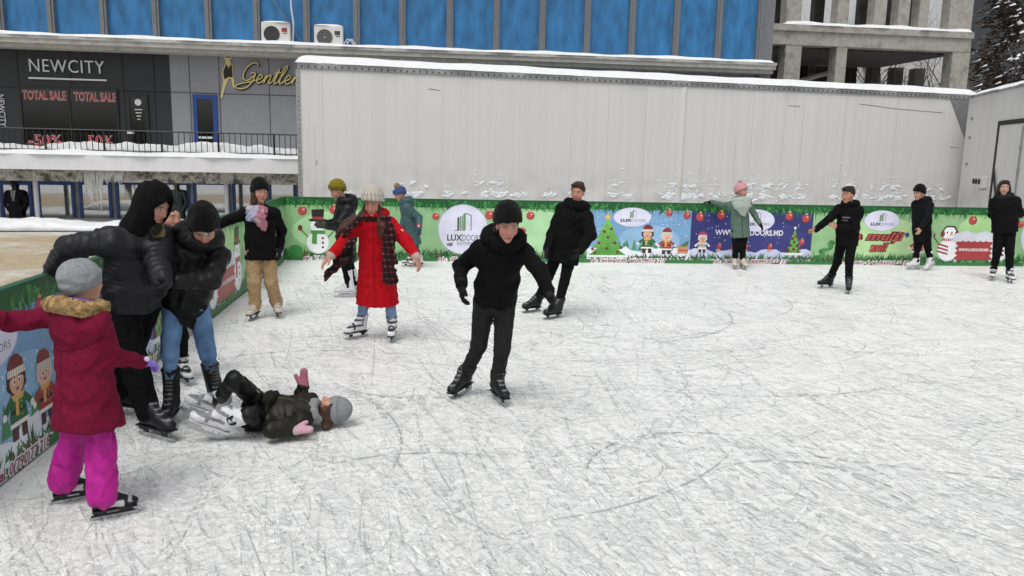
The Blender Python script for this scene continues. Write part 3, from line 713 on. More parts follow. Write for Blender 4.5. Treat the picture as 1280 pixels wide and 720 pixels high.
# ---------------------------------------------------------------- rink boards and their printed banners
def text_geo(s,size,shear=0.,bold=0.,space=1.):
    cu=bpy.data.curves.new('t','FONT'); cu.body=s; cu.size=size; cu.shear=shear; cu.offset=bold; cu.align_x='CENTER'; cu.align_y='CENTER'; cu.space_character=space; cu.resolution_u=3
    o=bpy.data.objects.new('t',cu); COL.objects.link(o); dg=bpy.context.evaluated_depsgraph_get(); me=o.evaluated_get(dg).to_mesh()
    V=[(v.co.x,v.co.y) for v in me.vertices]; F=[tuple(p.vertices) for p in me.polygons]
    o.evaluated_get(dg).to_mesh_clear(); bpy.data.objects.remove(o); bpy.data.curves.remove(cu); return V,F
class Canvas:
    """a flat print: shapes in metres, x right, y up, stacked in thin layers of ink"""
    def __init__(s,W,H): s.W,s.H=W,H; s.V=[];s.F=[];s.C=[]; s.rg=random.Random(int(W*1000))
    def poly(s,pts,col,lvl,clip=True):
        z=.0004*lvl+s.rg.random()*.0003; b=len(s.V)
        for x,y in pts: s.V.append((min(max(x,0),s.W) if clip else x,min(max(y,0),s.H) if clip else y,z))
        s.F.append(tuple(range(b,b+len(pts)))); s.C.append(lin(col) if isinstance(col,str) else col)
    def rect(s,x0,y0,x1,y1,col,lvl): s.poly([(x0,y0),(x1,y0),(x1,y1),(x0,y1)],col,lvl)
    def ell(s,x,y,a,b,col,lvl,n=22,rot=0.): 
        c,q=math.cos(rot),math.sin(rot); s.poly([(x+a*math.cos(t)*c-b*math.sin(t)*q,y+a*math.cos(t)*q+b*math.sin(t)*c) for t in [2*math.pi*i/n for i in range(n)]],col,lvl)
    def line(s,pts,w,col,lvl):
        for (x0,y0),(x1,y1) in zip(pts,pts[1:]):
            L=math.hypot(x1-x0,y1-y0)+1e-9; nx,ny=-(y1-y0)/L*w/2,(x1-x0)/L*w/2; s.poly([(x0-nx,y0-ny),(x1-nx,y1-ny),(x1+nx,y1+ny),(x0+nx,y0+ny)],col,lvl)
    def text(s,t,x,y,size,col,lvl,shear=0.,bold=0.,space=1.,outline=None,ow=.012,width=None):
        for cc,bb,lv in (((outline,bold+ow,lvl),) if outline else ())+((col,bold,lvl+1),):
            V,F=text_geo(t,size,shear,bb,space); k=1
            if width: w=max(v[0] for v in V)-min(v[0] for v in V); k=width/w
            b=len(s.V); z=.0004*lv+.0001
            for u,v in V: s.V.append((min(max(x+u*k,0),s.W),y+v,z))
            for f in F: s.F.append(tuple(b+i for i in f)); s.C.append(lin(cc))
    def build(s,name,parent,mats=None):
        me_c=[]; 
        for f,c in zip(s.F,s.C): me_c+= [c]*len(f)
        return mesh_obj(name,[(x,-z,y) for x,y,z in s.V],s.F,mats or M_PRINT,parent,corner=np.array(me_c))
    # ---- motifs
    def garland(s,y0=.95,dens=60):
        r=s.rg; s.rect(0,y0+.06,s.W,s.H,'#125f25',1)
        for i in range(int(s.W*dens)):
            x=r.uniform(0,s.W); y=r.uniform(y0+.08,s.H); L=r.uniform(.08,.2); a=r.uniform(-2.6,-.5); w=r.uniform(.012,.022)
            dx,dy=math.cos(a)*L,math.sin(a)*L; s.poly([(x-w,y),(x+dx,y+dy),(x+w,y)],r.choice(('#1b7a2e','#26913a','#0f5620','#319a45','#166a28','#0b441a')),2+r.randint(0,1))
    def bush(s,h=.2,dens=55,y=.07):
        r=s.rg; dens*=1.9
        for i in range(int(s.W*dens)):
            x=r.uniform(0,s.W); L=r.uniform(.08,.2)*h/.2; a=r.uniform(.3,2.8); w=r.uniform(.014,.026); y0=y+r.uniform(-.02,.05)
            s.poly([(x-w,y0),(x+math.cos(a)*L,y0+math.sin(a)*L),(x+w,y0)],r.choice(('#1b5c28','#28753a','#33833d','#144a24','#3f7a38')),7+r.randint(0,1))
        s.rect(0,.0,s.W,y,'#2d7d3a',7)
        for i in range(int(s.W*7)):   # cones and dark loops of the garland
            x=r.uniform(0,s.W); s.ell(x,y+.05,.03,.018,'#6b4a2c',9,8,r.uniform(0,3))
    def strip_text(s,t,x,w,y=.045,size=.1): s.text(t,x,y,size,'#8c1f4d',12,shear=.25,bold=.002,outline='#f3eef2',ow=.012,width=w)
    def ball(s,x,y,r=.06):
        s.ell(x,y,r,r,'#8f141b',5); s.ell(x-.1*r,y+.08*r,r*.85,r*.85,'#bd1f26',6); s.ell(x+.25*r,y+.35*r,r*.28,r*.2,'#e9a9a0',7,12,.5); s.ell(x+.1*r,y+r*1.05,r*.3,r*.2,'#d8b96a',6,10)
    def logo(s,x,y,a,b,sub=False,k=1.):
        s.ell(x,y,a*1.04,b*1.04,'#c3c4e6',9,40); s.ell(x,y,a,b,'#dcdcf2',10,40)
        # the mark: three upright door leaves in perspective, green and grey
        q=b*.62*k; bx=x+a*.02; by=y+b*.02
        for i,(x0,x1,t0,t1,c) in enumerate(((-.42,-.30,.75,.80,'#3c4a4c'),(-.27,-.17,.8,.86,'#57a639'),(-.13,-.07,.84,.9,'#2f3d3d'),(-.04,.07,.98,1.08,'#57a639'))):
            s.poly([(bx+x0*q,by-.12*q),(bx+x1*q,by-.12*q),(bx+x1*q,by+t1*q),(bx+x0*q,by+t0*q)],c,11)
        s.line([(bx+.1*q,by-.1*q),(bx+.1*q,by+1.05*q),(bx+.5*q,by+.92*q),(bx+.5*q,by-.12*q)],.05*q,'#2b3234',11); s.line([(bx-.6*q,by-.1*q),(bx-.3*q,by-.1*q)],.05*q,'#2b3234',11)
        s.text('LUX',x-a*.36,y-b*.36,b*.36*k,'#20262b',11,bold=.004,width=a*.62); s.text('DOORS',x+a*.36,y-b*.36,b*.36*k,'#2c3538',11,bold=-.001,width=a*.78)
        if sub: s.text('u\u0219i',x-a*.55,y-b*.62,b*.2,'#20262b',11,bold=.004); s.text('EXTERIOR',x+a*.2,y-b*.6,b*.2,'#5c6670',11,width=a*.9)
    def tree(s,x,y,w,h,star=True):
        r=s.rg
        for i in range(4):
            t0=i/4; ww=w/2*(1-t0*.82); y0=y+h*t0*.86; y1=y0+h*.42
            n=9; pts=[(x-ww+2*ww*j/n,y0+(.035*h if j%2 else 0)) for j in range(n+1)]+[(x,min(y1,y+h))]
            s.poly(pts,('#4f9c2c','#58a832','#63b53a','#70c043')[i],10+i)
        for i in range(60):
            t=r.random(); xx=x+(r.random()-.5)*w*(1-t)*.9; yy=y+t*h*.86; s.poly([(xx-.02,yy+.02),(xx,yy-.01),(xx+.02,yy+.02),(xx,yy+.005)],r.choice(('#3c8a24','#86cf55','#2f7a20')),15)
        for i,(fx,fy) in enumerate(((-.3,.1),(.28,.12),(0,.22),(-.2,.36),(.2,.36),(.02,.5),(-.08,.65),(.1,.72),(-.36,.2),(.36,.24))): 
            if abs(fx)<.5*(1-fy*.9): s.ell(x+fx*w,y+fy*h,.03,.03,'#5c1a16',16,12); s.ell(x+fx*w+.006,y+fy*h+.008,.012,.012,'#b5442f',17,8)
        for i in range(14): xx=x-w/2+w*i/13; s.ell(xx,y+.01,.045,.025,'#e9f0ea',16,10)
        if star: s.poly([(x+math.cos(math.pi/2+math.pi*i/5)*(.075 if i%2==0 else .032),y+h+.02+math.sin(math.pi/2+math.pi*i/5)*(.075 if i%2==0 else .032)) for i in range(10)],'#e8c01e',18)
    def snowman(s,x,y,h,hat='top',scarf='#3a9a3c',stripes=False):
        s.ell(x,y+h*.24,h*.25,h*.25,'#c9d2e6',10); s.ell(x-.01*h,y+h*.25,h*.235,h*.235,'#f2f3f8',11); s.ell(x,y+h*.6,h*.165,h*.16,'#c9d2e6',11); s.ell(x-.008*h,y+h*.605,h*.155,h*.15,'#f5f5fa',12)
        for q in(-1,1): s.line([(x+q*h*.2,y+h*.34),(x+q*h*.36,y+h*.52)],h*.022,'#4a3423',9); s.ell(x+q*h*.38,y+h*.56,h*.05,h*.065,'#7c1a22',10)
        if stripes:
            for i in range(7): s.rect(x-h*.16+i*h*.045,y+h*.44,x-h*.16+i*h*.045+h*.024,y+h*.5,'#a51e2c',14)
            for i in range(3): s.poly([(x-h*.26,y+h*(.2+.08*i)),(x+h*.0,y+h*(.13+.08*i)),(x+h*.0,y+h*(.17+.08*i)),(x-h*.26,y+h*(.24+.08*i))],'#a51e2c',14)
            for q in(-1,1): s.ell(x+q*h*.165,y+h*.6,h*.05,h*.07,'#8c1622',14)
            s.line([(x-h*.165,y+h*.66),(x-h*.1,y+h*.76),(x+h*.1,y+h*.76),(x+h*.165,y+h*.66)],h*.03,'#2a2326',14)
        else:
            s.rect(x-h*.15,y+h*.43,x+h*.15,y+h*.51,scarf,13); s.poly([(x-h*.12,y+h*.45),(x-h*.02,y+h*.45),(x-h*.03,y+h*.2),(x-h*.14,y+h*.22)],scarf,13)
            for i in range(3): s.ell(x+h*.1,y+h*(.14+.1*i),h*.026,h*.026,'#6d1730',13,10)
        for q in(-1,1): s.ell(x+q*h*.055-.01*h,y+h*.63,h*.018,h*.022,'#1d2330',14,8)
        s.poly([(x,y+h*.61),(x,y+h*.57),(x+h*.11,y+h*.575)],'#e5832a',15)
        if hat=='top':
            s.ell(x,y+h*.735,h*.2,h*.035,'#26211f',15); s.poly([(x-h*.12,y+h*.73),(x+h*.12,y+h*.73),(x+h*.14,y+h*.98),(x-h*.13,y+h*.96)],'#2f2927',16); s.rect(x-h*.122,y+h*.75,x+h*.125,y+h*.81,'#a01c25',17)
    def kid(s,x,y,h,coat='#a11d22',hat='#a11d22',hair='#3a1f16',face='#dba584',trim='#f1ece6',scarf='#d9a441',cuff='#e6dfd4'):
        """a child in winter clothes"""
        s.poly([(x-h*.16,y),(x-h*.04,y),(x-h*.03,y+h*.2),(x-h*.15,y+h*.2)],'#4a2a2a',12); s.poly([(x+h*.04,y),(x+h*.16,y),(x+h*.15,y+h*.2),(x+h*.03,y+h*.2)],'#4a2a2a',12)
        s.poly([(x-h*.2,y+h*.15),(x+h*.2,y+h*.15),(x+h*.13,y+h*.5),(x-h*.13,y+h*.5)],coat,13); s.rect(x-h*.205,y+h*.15,x+h*.205,y+h*.2,trim,14); s.rect(x-h*.16,y+h*.3,x+h*.16,y+h*.335,'#2a2020',14)
        for q in(-1,1): s.line([(x+q*h*.12,y+h*.46),(x+q*h*.28,y+h*.33)],h*.08,coat,12); s.ell(x+q*h*.3,y+h*.31,h*.045,h*.045,trim,14,10)
        s.ell(x,y+h*.66,h*.2,h*.19,hair,14); s.ell(x,y+h*.63,h*.15,h*.14,face,15)
        s.poly([(x-h*.15,y+h*.66),(x-h*.02,y+h*.74),(x+h*.15,y+h*.66),(x+h*.16,y+h*.76),(x-h*.16,y+h*.76)],hair,16)      # fringe
        for q in(-1,1):
            s.ell(x+q*h*.06,y+h*.64,h*.03,h*.032,'#f4efe9',16,10); s.ell(x+q*h*.055,y+h*.637,h*.017,h*.023,'#22160f',17,8); s.ell(x+q*h*.1,y+h*.585,h*.028,h*.02,'#e0907c',16,8); s.line([(x+q*h*.03,y+h*.69),(x+q*h*.09,y+h*.695)],h*.012,hair,18)
            s.ell(x+q*h*.17,y+h*.6,h*.035,h*.05,hair,14,8)
        s.ell(x,y+h*.555,h*.045,h*.02,'#a8433b',16,8); s.ell(x,y+h*.6,h*.016,h*.013,'#cf8f78',16,6)
        s.poly([(x-h*.14,y+h*.5),(x+h*.14,y+h*.5),(x+h*.1,y+h*.43),(x-h*.1,y+h*.43)],scarf,15); s.poly([(x-h*.06,y+h*.46),(x+h*.01,y+h*.46),(x-h*.0,y+h*.26),(x-h*.07,y+h*.27)],scarf,15)
        for k in range(3): s.ell(x+h*.06,y+h*(.4-.07*k),h*.012,h*.012,'#e0c86a',15,6)
        s.poly([(x-h*.18,y+h*.72),(x+h*.18,y+h*.72),(x+h*.15,y+h*.86),(x+h*.05,y+h*.93),(x-h*.07,y+h*.92),(x-h*.15,y+h*.85)],hat,16); s.poly([(x-h*.19,y+h*.7),(x+h*.19,y+h*.7),(x+h*.18,y+h*.78),(x-h*.18,y+h*.78)],cuff,17)
        for k in range(7): s.line([(x-h*.15+h*.05*k,y+h*.7),(x-h*.15+h*.05*k,y+h*.775)],h*.008,hat,18)
    def cane(s,x,y,h,col='#b01f2c'):
        for i in range(9): s.rect(x-.02,y+h*i/9,x+.02,y+h*(i+1)/9,col if i%2 else '#f3f0f2',12)
    def flakes(s,n,y0,y1):
        for i in range(n): s.ell(s.rg.uniform(.02,s.W-.02),s.rg.uniform(y0,y1),.009,.009,'#e9f2fb',4,6)
    def snow(s,y,am=.06,lvl=6,col='#e6ebf7'):
        n=24; s.poly([(0,0)]+[(s.W*i/n,y+am*math.sin(i*.9)+am*.5*math.sin(i*2.3)) for i in range(n+1)]+[(s.W,0)],col,lvl)

def b_snowman(W):
    c=Canvas(W,BH); c.rect(0,0,W,BH,'#8fbf84',0); c.ell(W*.45,.55,W*.4,.4,'#a9dba0',0.5); c.garland(.98); x=W*.25
    c.snowman(x,.13,.86); c.ball(x-.28,.93,.085); c.ball(x+.3,.96,.085); c.bush(.17); c.ell(x-.42,.17,.14,.12,'#2f9140',10); c.ball(W*.62,.8,.06); c.snowman(W*.76,.13,.7,hat='none',stripes=True); c.strip_text('str. V. Lupu 12',W*.28,W*.3); return c
def b_logo(W,extra=True):
    c=Canvas(W,BH); c.rect(0,0,W,BH,'#8fbf84',0); c.ell(W*.7,.6,W*.25,.4,'#aadca2',0.5); c.garland(.97); c.bush(.22)
    c.logo(W*.27,.62,.46,.46,True); c.ball(W*.27-.52,.86,.07); c.ball(W*.27+.5,.9,.085); 
    if extra:
        c.ball(W*.66,.9,.08); c.ball(W*.84,.85,.07); c.kid(W*.61,.16,.55,coat='#c9c9d2',hat='#b3232b'); c.tree(W*.86,.14,.5,.6)
    c.strip_text('str. Gh. Asachi 64, tel. 0(69)20 11 55',W*.42,W*.6); return c
def b_tree(W):
    c=Canvas(W,BH); c.rect(0,0,W,BH,'#6a9fce',0); c.ell(W*.6,.45,W*.3,.3,'#86b6dd',0.5); c.flakes(120,.3,1.); c.garland(.98); c.snow(.26,.05); c.bush(.15,35)
    for i in range(16): x=W*(.3+.65*c.rg.random()); c.poly([(x-.06,.25),(x+.06,.25),(x,.25+c.rg.uniform(.12,.25))],c.rg.choice(('#3c8a5a','#2f7a4a','#4b9b66')),5.5)
    c.tree(W*.19,.12,.78,.76); c.logo(W*.425,.9,.36,.18,k=1.15)
    c.kid(W*.58,.2,.6,coat='#1f6b3a',hat='#7c1c22',hair='#3c1d14'); c.kid(W*.77,.18,.56,coat='#a81c22',hat='#8c151c',hair='#d8d0c8',face='#e6b79a'); c.ball(W*.78,.99,.07); c.ball(W*.955,.95,.075)
    c.rect(W*.88,.2,W*.985,.34,'#c98d54',12); c.rect(W*.88,.25,W*.985,.275,'#b3392c',13); c.poly([(W*.9,.34),(W*.99,.46),(W*.97,.34)],'#3e7a34',13); c.ell(W*.86,.26,.06,.05,'#f0f0f4',13,12)
    c.strip_text('str. Decebal 145, tel. 0(790)77 718',W*.4,W*.74); return c
def b_web(W):
    c=Canvas(W,BH); c.rect(0,0,W,BH,'#252a72',0); c.ell(W*.5,.5,W*.45,.4,'#2b3180',0.5); c.flakes(45,.35,.95); c.garland(.98); c.snow(.27,.035,col='#c9cfee'); c.bush(.17,45)
    for x,y in((.07,.92),(.24,.96),(.8,.96),(.94,.92)): c.ball(W*x,y,.085)
    c.logo(W*.53,.87,.36,.21,k=1.1); c.text('WWW.LUXDOORS.MD',W*.48,.62,.15,'#e9e9f4',11,bold=.004,width=W*.56)
    c.kid(W*.1,.22,.45,coat='#c9c9d2',hat='#b3232b',hair='#e8e3dc'); c.tree(W*.855,.2,.34,.5,False); c.ell(W*.855,.73,.03,.03,'#e6efe0',18,8); c.ball(W*.92,.45,.06)
    for x in(.24,.36,.46,.66): c.ball(W*x,.35,.055); c.ell(W*x-.02,.27,.05,.03,'#caa27c',12,10)
    c.strip_text('str. Kiev 6, tel. 0(699)20 33 55',W*.5,W*.62); return c
def b_wish(W):
    c=Canvas(W,BH); c.rect(0,0,W,BH,'#8fbf84',0); c.ell(W*.6,.55,W*.35,.4,'#b4dc98',0.5); c.garland(.98); c.bush(.2,55)
    c.logo(W*.56,.9,.36,.2,k=1.1)
    c.text('La mul\u021bi',W*.5,.58,.23,'#c0281f',11,shear=.3,bold=.007,outline='#2a1310',ow=.012,width=W*.5); c.text('ani!',W*.55,.36,.25,'#c0281f',11,shear=.3,bold=.007,outline='#2a1310',ow=.012)
    for i in range(9): c.ell(W*(.06+.02*i)+.05*math.sin(i*2),.15+.05*i,.07,.045,('#2d7a35','#3c9444')[i%2],9,10,i); c.ball(W*(.07+.022*i)+.05*math.sin(i*2.4),.17+.05*i,.03)
    c.kid(W*.88,.17,.62,coat='#a11d22',hat='#d88a24',hair='#b04a2a'); c.ell(W*.78,.62,.045,.05,'#23408a',13,10); c.strip_text('str. Uzinelor 4, tel. 0(69)20 33 55',W*.52,W*.6); return c
def b_chimney(W):
    c=Canvas(W,BH); c.rect(0,0,W,BH,'#8fbf84',0); c.ell(W*.6,.75,W*.3,.3,'#a8d88c',0.5); c.garland(.98); c.bush(.16,50)
    c.snowman(W*.2,.1,.92,hat='none',stripes=True); c.snowman(W*.84,.1,.92,hat='top',stripes=False,scarf='#a51e2c'); c.ball(W*.47,.93,.09)
    x0,x1=W*.3,W*.74; c.poly([(x0-.12,.5),(x0-.05,.66),(W*.4,.72),(W*.52,.66),(W*.64,.72),(x1+.05,.66),(x1+.1,.5),(x1,.52),(x0,.52)],'#d6dbea',16); c.rect(x0,.13,x1,.55,'#a8161f',15)
    for i in range(6): c.ell(x0+(x1-x0)*(i+.5)/6,.545,(x1-x0)/11,.05,'#d6dbea',17,12)
    for q in(x0,x1):
        for i in range(9): c.rect(q-.025,.1+i*.05,q+.025,.1+i*.05+.026,'#b01f2c' if i%2 else '#f0eef2',18)
    c.text('WWW.LUXDOORS.MD',(x0+x1)/2,.33,.075,'#f2e9ea',19,bold=.003,width=(x1-x0)*.86); return c

M_BOARD=mat('board_backing','#1f4a38',rough=.55,var=.15,vs=3,bump=.2,bs=20); M_CAP=mat('board_cap','#c7ccc8',rough=.6,var=.15,vs=5)
M_GCAP=mat('board_green_cap','#1c5a3c',rough=.5,var=.15,vs=5)
def board(A,u,W,art,label,cap=None):
    """one stretch of rink board: a backing panel with posts behind, a capping rail, a printed banner in front"""
    rz=math.atan2(u[1],u[0]); root=empty('rink_board',(A[0],A[1],0),label,'rink board','boards round the ice rink',rz)
    b=MB(); b.box(.004,W-.004,.012,.045,0.01,BH-.004); 
    for x in np.arange(.25,W,.9): b.box(x-.03,x+.03,.047,.11,-.03,BH-.08)
    b.box(.004,W-.004,.047,.08,.55,.62); b.build('backing_panel',M_BOARD,root)
    k=MB(); k.box(.0,W-.003,-.006,.06,BH,BH+.022,None,0,.004); k.build('capping_rail',cap or M_GCAP,root)
    c=art(W); o=c.build('banner',root); return root
M_PRINT.node_tree.nodes['Principled BSDF'].inputs['Specular IOR Level'].default_value=.35
def uF(px): return float(np.dot(ONLINE(px,329,Lp1,FU)-Lp1,FU))
xs=[uF(p) for p in(356,520,733,861,1012,1163,1262)]; xs+= [xs[-1]+2.4,xs[-1]+4.8,xs[-1]+7.2,xs[-1]+10]; xs[0]=0.
arts=[(b_snowman,'light green rink board with a top-hatted snowman in green scarf, in the far corner'),(b_logo,'light green rink board with a large round LUXDOORS emblem, behind the middle skaters'),(b_tree,'light blue rink board with a decorated Christmas tree and two children, behind the leaning skater'),
 (b_web,'navy blue rink board printed WWW.LUXDOORS.MD, behind the woman in the pink hat'),(b_wish,'green rink board printed La multi ani in red script letters'),(b_chimney,'green far rink board with two snowmen beside a red sign, near the right edge'),(lambda W:b_logo(W,False),'green rink board with a round LUXDOORS emblem at the right edge of the photo'),(b_tree,'blue rink board with a tree on the far side, beyond the right edge'),(b_web,'navy rink board on the far side, beyond the right edge'),(b_wish,'green rink board on the far side, farthest right')]
for i,(a,l) in enumerate(arts[:7]): board(Lp1+FU*xs[i],FU,xs[i+1]-xs[i],a,l)
def sL(px,py): return float(np.dot(ONLINE(px,py,Lp0,LU)-Lp0,LU))
LL=float(np.dot(Lp1-Lp0,LU)); ls=[-3.1,-.85,1.12,3.4,4.7,6.8,8.7,LL-.012]
larts=[(b_wish,'nearest green rink board on the left side, just outside the photo'),(b_tree,'light blue left rink board with children on snow, beside the child in maroon'),(b_web,'navy left rink board behind the man in the black puffer jacket'),(b_logo,'short left rink board half hidden behind the youth in blue jeans'),(b_chimney,'green left rink board with snowmen at a red sign, beside the woman in beige trousers'),(b_wish,'green left rink board behind the woman in beige trousers'),(b_snowman,'last green left rink board before the far corner')]
for i,(a,l) in enumerate(larts):
    if i==0: continue
    W_=ls[i+1]-ls[i]-.004
    art=a if i!=3 else (lambda W:b_logo(W,False))
    board(Lp0+LU*ls[i],LU,W_,art,l)
# ---------------------------------------------------------------- box trailers behind the boards
def m_trailer():
    m=bpy.data.materials.new('trailer_panel'); nt,N,L,P=nodes(m); P.inputs['Roughness'].default_value=.5
    tc=N.new('ShaderNodeTexCoord'); O=tc.outputs['Object']
    def nz(scale,detail,vec):
        mp=N.new('ShaderNodeMapping'); mp.inputs['Scale'].default_value=vec; L.new(O,mp.inputs[0]); n=N.new('ShaderNodeTexNoise'); n.inputs['Scale'].default_value=scale; n.inputs['Detail'].default_value=detail; L.new(mp.outputs[0],n.inputs[0]); return n.outputs[0]
    def rmp(src,a,b,lo,hi):
        r=N.new('ShaderNodeMapRange'); r.inputs[1].default_value=a; r.inputs[2].default_value=b; r.inputs[3].default_value=lo; r.inputs[4].default_value=hi; L.new(src,r.inputs[0]); return r.outputs[0]
    def mix(f,a,b):
        x=N.new('ShaderNodeMix'); x.data_type='RGBA'; L.new(f,x.inputs[0])
        for i,c in((6,a),(7,b)):
            if isinstance(c,tuple): x.inputs[i].default_value=(*c,1)
            else: L.new(c,x.inputs[i])
        return x.outputs[2]
    streak=nz(1,4,(7,1,.12)); c=mix(rmp(streak,.42,.75,0,.3),lin('#d5d4d2'),lin('#bebdba'))
    fine=nz(1,3,(30,1,.25)); c=mix(rmp(fine,.64,.72,0,.16),c,lin('#a5a4a1'))
    sp=N.new('ShaderNodeSeparateXYZ'); L.new(O,sp.inputs[0]); low=rmp(sp.outputs[2],1.9,1.0,0,.45); gr=nz(2.2,8,(1,1,1)); q=N.new('ShaderNodeMath'); q.operation='MULTIPLY'; L.new(low,q.inputs[0]); L.new(rmp(gr,.4,.65,0,1),q.inputs[1])
    c=mix(q.outputs[0],c,lin('#a3a19c')); L.new(c,P.inputs['Base Color'])
    bp=N.new('ShaderNodeBump'); bp.inputs['Strength'].default_value=.25; bp.inputs['Distance'].default_value=.01; L.new(streak,bp.inputs['Height']); L.new(bp.outputs[0],P.inputs['Normal'])
    return m
M_TR=m_trailer(); M_RAIL=mat('trailer_rail','#9d9e9d',rough=.5,metal=.3,var=.15,vs=6); M_DK=mat('dark_rubber','#1d1d1f',rough=.7,var=.2,vs=8); M_GUS=mat('bracket_grey','#7d7f80',rough=.5,var=.2,vs=6)
M_GROOVE=mat('panel_groove','#a09f9c',rough=.7); M_SCR=mat('scuff','#6b6a68',rough=.8)
def snow_cap(name,x0,x1,y0,y1,z,h,parent,seed=0,wav=1.):
    """soft slab of snow with rounded uneven rim (local coordinates)"""
    rg=np.random.default_rng(seed); nx=max(4,int((x1-x0)/.1)); ny=10; V=[];F=[]
    ph=rg.uniform(0,6,6)
    for i in range(nx+1):
        x=x0+(x1-x0)*i/nx; w=.03*math.sin(x*3+ph[0])+.02*math.sin(x*7.3+ph[1])
        ex=min(1,(i+.0)/3,(nx-i)/3)
        for j in range(ny+1):
            t=j/ny; y=y0+(y1-y0)*t+(w if j==0 else 0); e=min(1,(j)/1.5,(ny-j)/1.5); r=(1-(1-min(e,1))**2)**.5*(1-(1-ex)**2)**.5
            V.append((x,y,z+h*r*(1+wav*(.18*math.sin(x*1.7+ph[2]+t*2)+.1*math.sin(x*5.1+ph[3])))))
    n1=ny+1
    F=[(i*n1+j,(i+1)*n1+j,(i+1)*n1+j+1,i*n1+j+1) for i in range(nx) for j in range(ny)]
    return mesh_obj(name,V,F,M_SNOW,parent,True)
def splats(name,spots,parent,seed=0,kind='stuff'):
    """snow thrown against a wall: many small lumps stuck to the face y=0 (local)"""
    rg=np.random.default_rng(seed); mb=MB()
    for (cx,cz,rx,rz_,n) in spots:
        for i in range(int(n*1.6)):
            t=rg.normal()*.6; rr=abs(rg.normal()); x=cx+math.sin(t)*rr*rx*2.2; z=cz+math.cos(t)*rr*rz_*1.15; s=rg.uniform(.006,.03)*(1.5 if z<cz+.12 else .7); dx=rg.uniform(.6,3.2)
            tl=rg.uniform(-.5,.5); c,q=math.cos(tl),math.sin(tl); k=7
            ring=[(math.cos(2*math.pi*j/k)*s*dx*rg.uniform(.7,1.2),math.sin(2*math.pi*j/k)*s*rg.uniform(.7,1.2)) for j in range(k)]
            V=[(x+a*c-b*q,-.002,z+a*q+b*c) for a,b in ring]+[(x+(a*c-b*q)*.6,-s*.5,z+(a*q+b*c)*.6) for a,b in ring]+[(x,-s*.65,z)]
            mb.add(V,[(j,(j+1)%k,k+(j+1)%k,k+j) for j in range(k)]+[(k+j,k+(j+1)%k,2*k) for j in range(k)])
    o=mb.build(name,M_SNOW,parent,True); 
    if kind: o['kind']=kind
    return o
tA=G(371,74,4.0); tA[2]=0; tB=G(1224,116,4.0); tB[2]=0; TU=nrm(tB-tA); TN=np.array((-TU[1],TU[0],0)); TL=float(np.linalg.norm(tB-tA)); TRZ=math.atan2(TU[1],TU[0])
tr=empty('box_trailer',tuple(tA),'long white box trailer with snowy roof and snow-spattered side behind the far boards','trailer',rz=TRZ)
b=MB(); b.box(.06,TL-.09,0,2.45,.62,3.80); b.build('body',M_TR,tr)
b=MB(); b.box(-.0,TL,-.03,2.48,3.80,3.94)
b.build('top_rail',M_RAIL,tr)
b=MB()
for x in np.arange(.1,TL-.05,.145): b.disc((x,-.03,3.855),(0,1,0),.02,.016,6)
for x in np.arange(.1,TL-.05,.07): b.disc((x,-.03,3.815),(0,1,0),.011,.014,5)
b.build('rivet',M_DK,tr)['kind']='stuff'
b=MB(); b.box(-.03,.06,-.02,.1,.62,3.795); b.build('corner_post',M_RAIL,tr)
b=MB(); 
for z in np.arange(.7,3.7,.1): b.disc((.015,-.02,z),(0,1,0),.012,.014,5)
b.build('post_rivet',M_DK,tr)['kind']='stuff'
b=MB(); b.box(TL-.09,TL-.0,-.015,.12,.62,3.795); b.build('corner_post',M_TR,tr)
# grey triangular stiffening bracket at the right end
V=[(TL-.95,-.022,3.795),(TL-.02,-.022,3.795),(TL-.09,-.022,2.72),(TL-.30,-.022,2.72)]
mesh_obj('corner_bracket',V+[(x,-.004,z) for x,y,z in V],[(0,1,2,3)[::-1],(4,5,6,7),(0,1,5,4),(1,2,6,5),(2,3,7,6),(3,0,4,7)],M_GUS,tr)
b=MB(); b.tube([(TL-.30,-.03,2.72),(TL-.27,-.03,.65)],.022,8); b.build('corner_moulding',M_TR,tr)
b=MB()
def tX(px): return float(np.dot(ONLINE(px,160,tA,TU)-tA,TU))
xs_=tX(855); b.add([(xs_-.13,-.001,.63),(xs_-.02,-.035,.63),(xs_+.04,-.001,.63),(xs_-.13,-.001,3.79),(xs_-.02,-.035,3.79),(xs_+.04,-.001,3.79)],[(0,1,4,3),(1,2,5,4),(0,2,1),(3,4,5)]); b.build('panel_joint',M_TR,tr)
for px in(393,404,714,760,806,879,921,940,980,1003,1055,1120): x=tX(px); b=MB(); b.box(x-.0025,x+.0025,-.0025,0,.63+.02*(px%7),3.73 if px%3 else 2.6); b.build('panel_seam',M_GROOVE,tr)
for (px,py,qx,qy) in((535,111,550,113),(1075,130,1120,136),(1120,136,1178,141),(1187,184,1198,185),(985,132,1000,133),(396,200,396,206)):
    p=ONLINE(px,py,tA,TU)-tA; q=ONLINE(qx,qy,tA,TU)-tA; b=MB(); b.tube([(np.dot(p,TU),-.002,p[2]),(np.dot(q,TU),-.002,q[2])],.007,5); b.build('scuff_mark',M_SCR,tr)
snow_cap('roof_snow',-.05,TL+.05,-.07,2.5,3.93,.19,tr,4,.3)
rs=np.random.default_rng(5); sp=[]
for px,n in((440,6),(500,14),(520,30),(560,16),(608,34),(625,40),(650,18),(690,14),(770,26),(790,20),(840,60),(860,70),(875,40),(900,30),(940,60),(960,70),(985,50),(1010,30),(1075,50),(1090,30),(1110,24),(1130,50),(1170,30),(1190,24),(720,10),(1050,24)):
    sp.append((tX(px),1.02,.16,.22 if n>25 else .14,n)); 
    if n>20: sp.append((tX(px)+rs.normal()*.1,1.3,.13,.3,n//3))
splats('wall_snow',sp,tr,6)
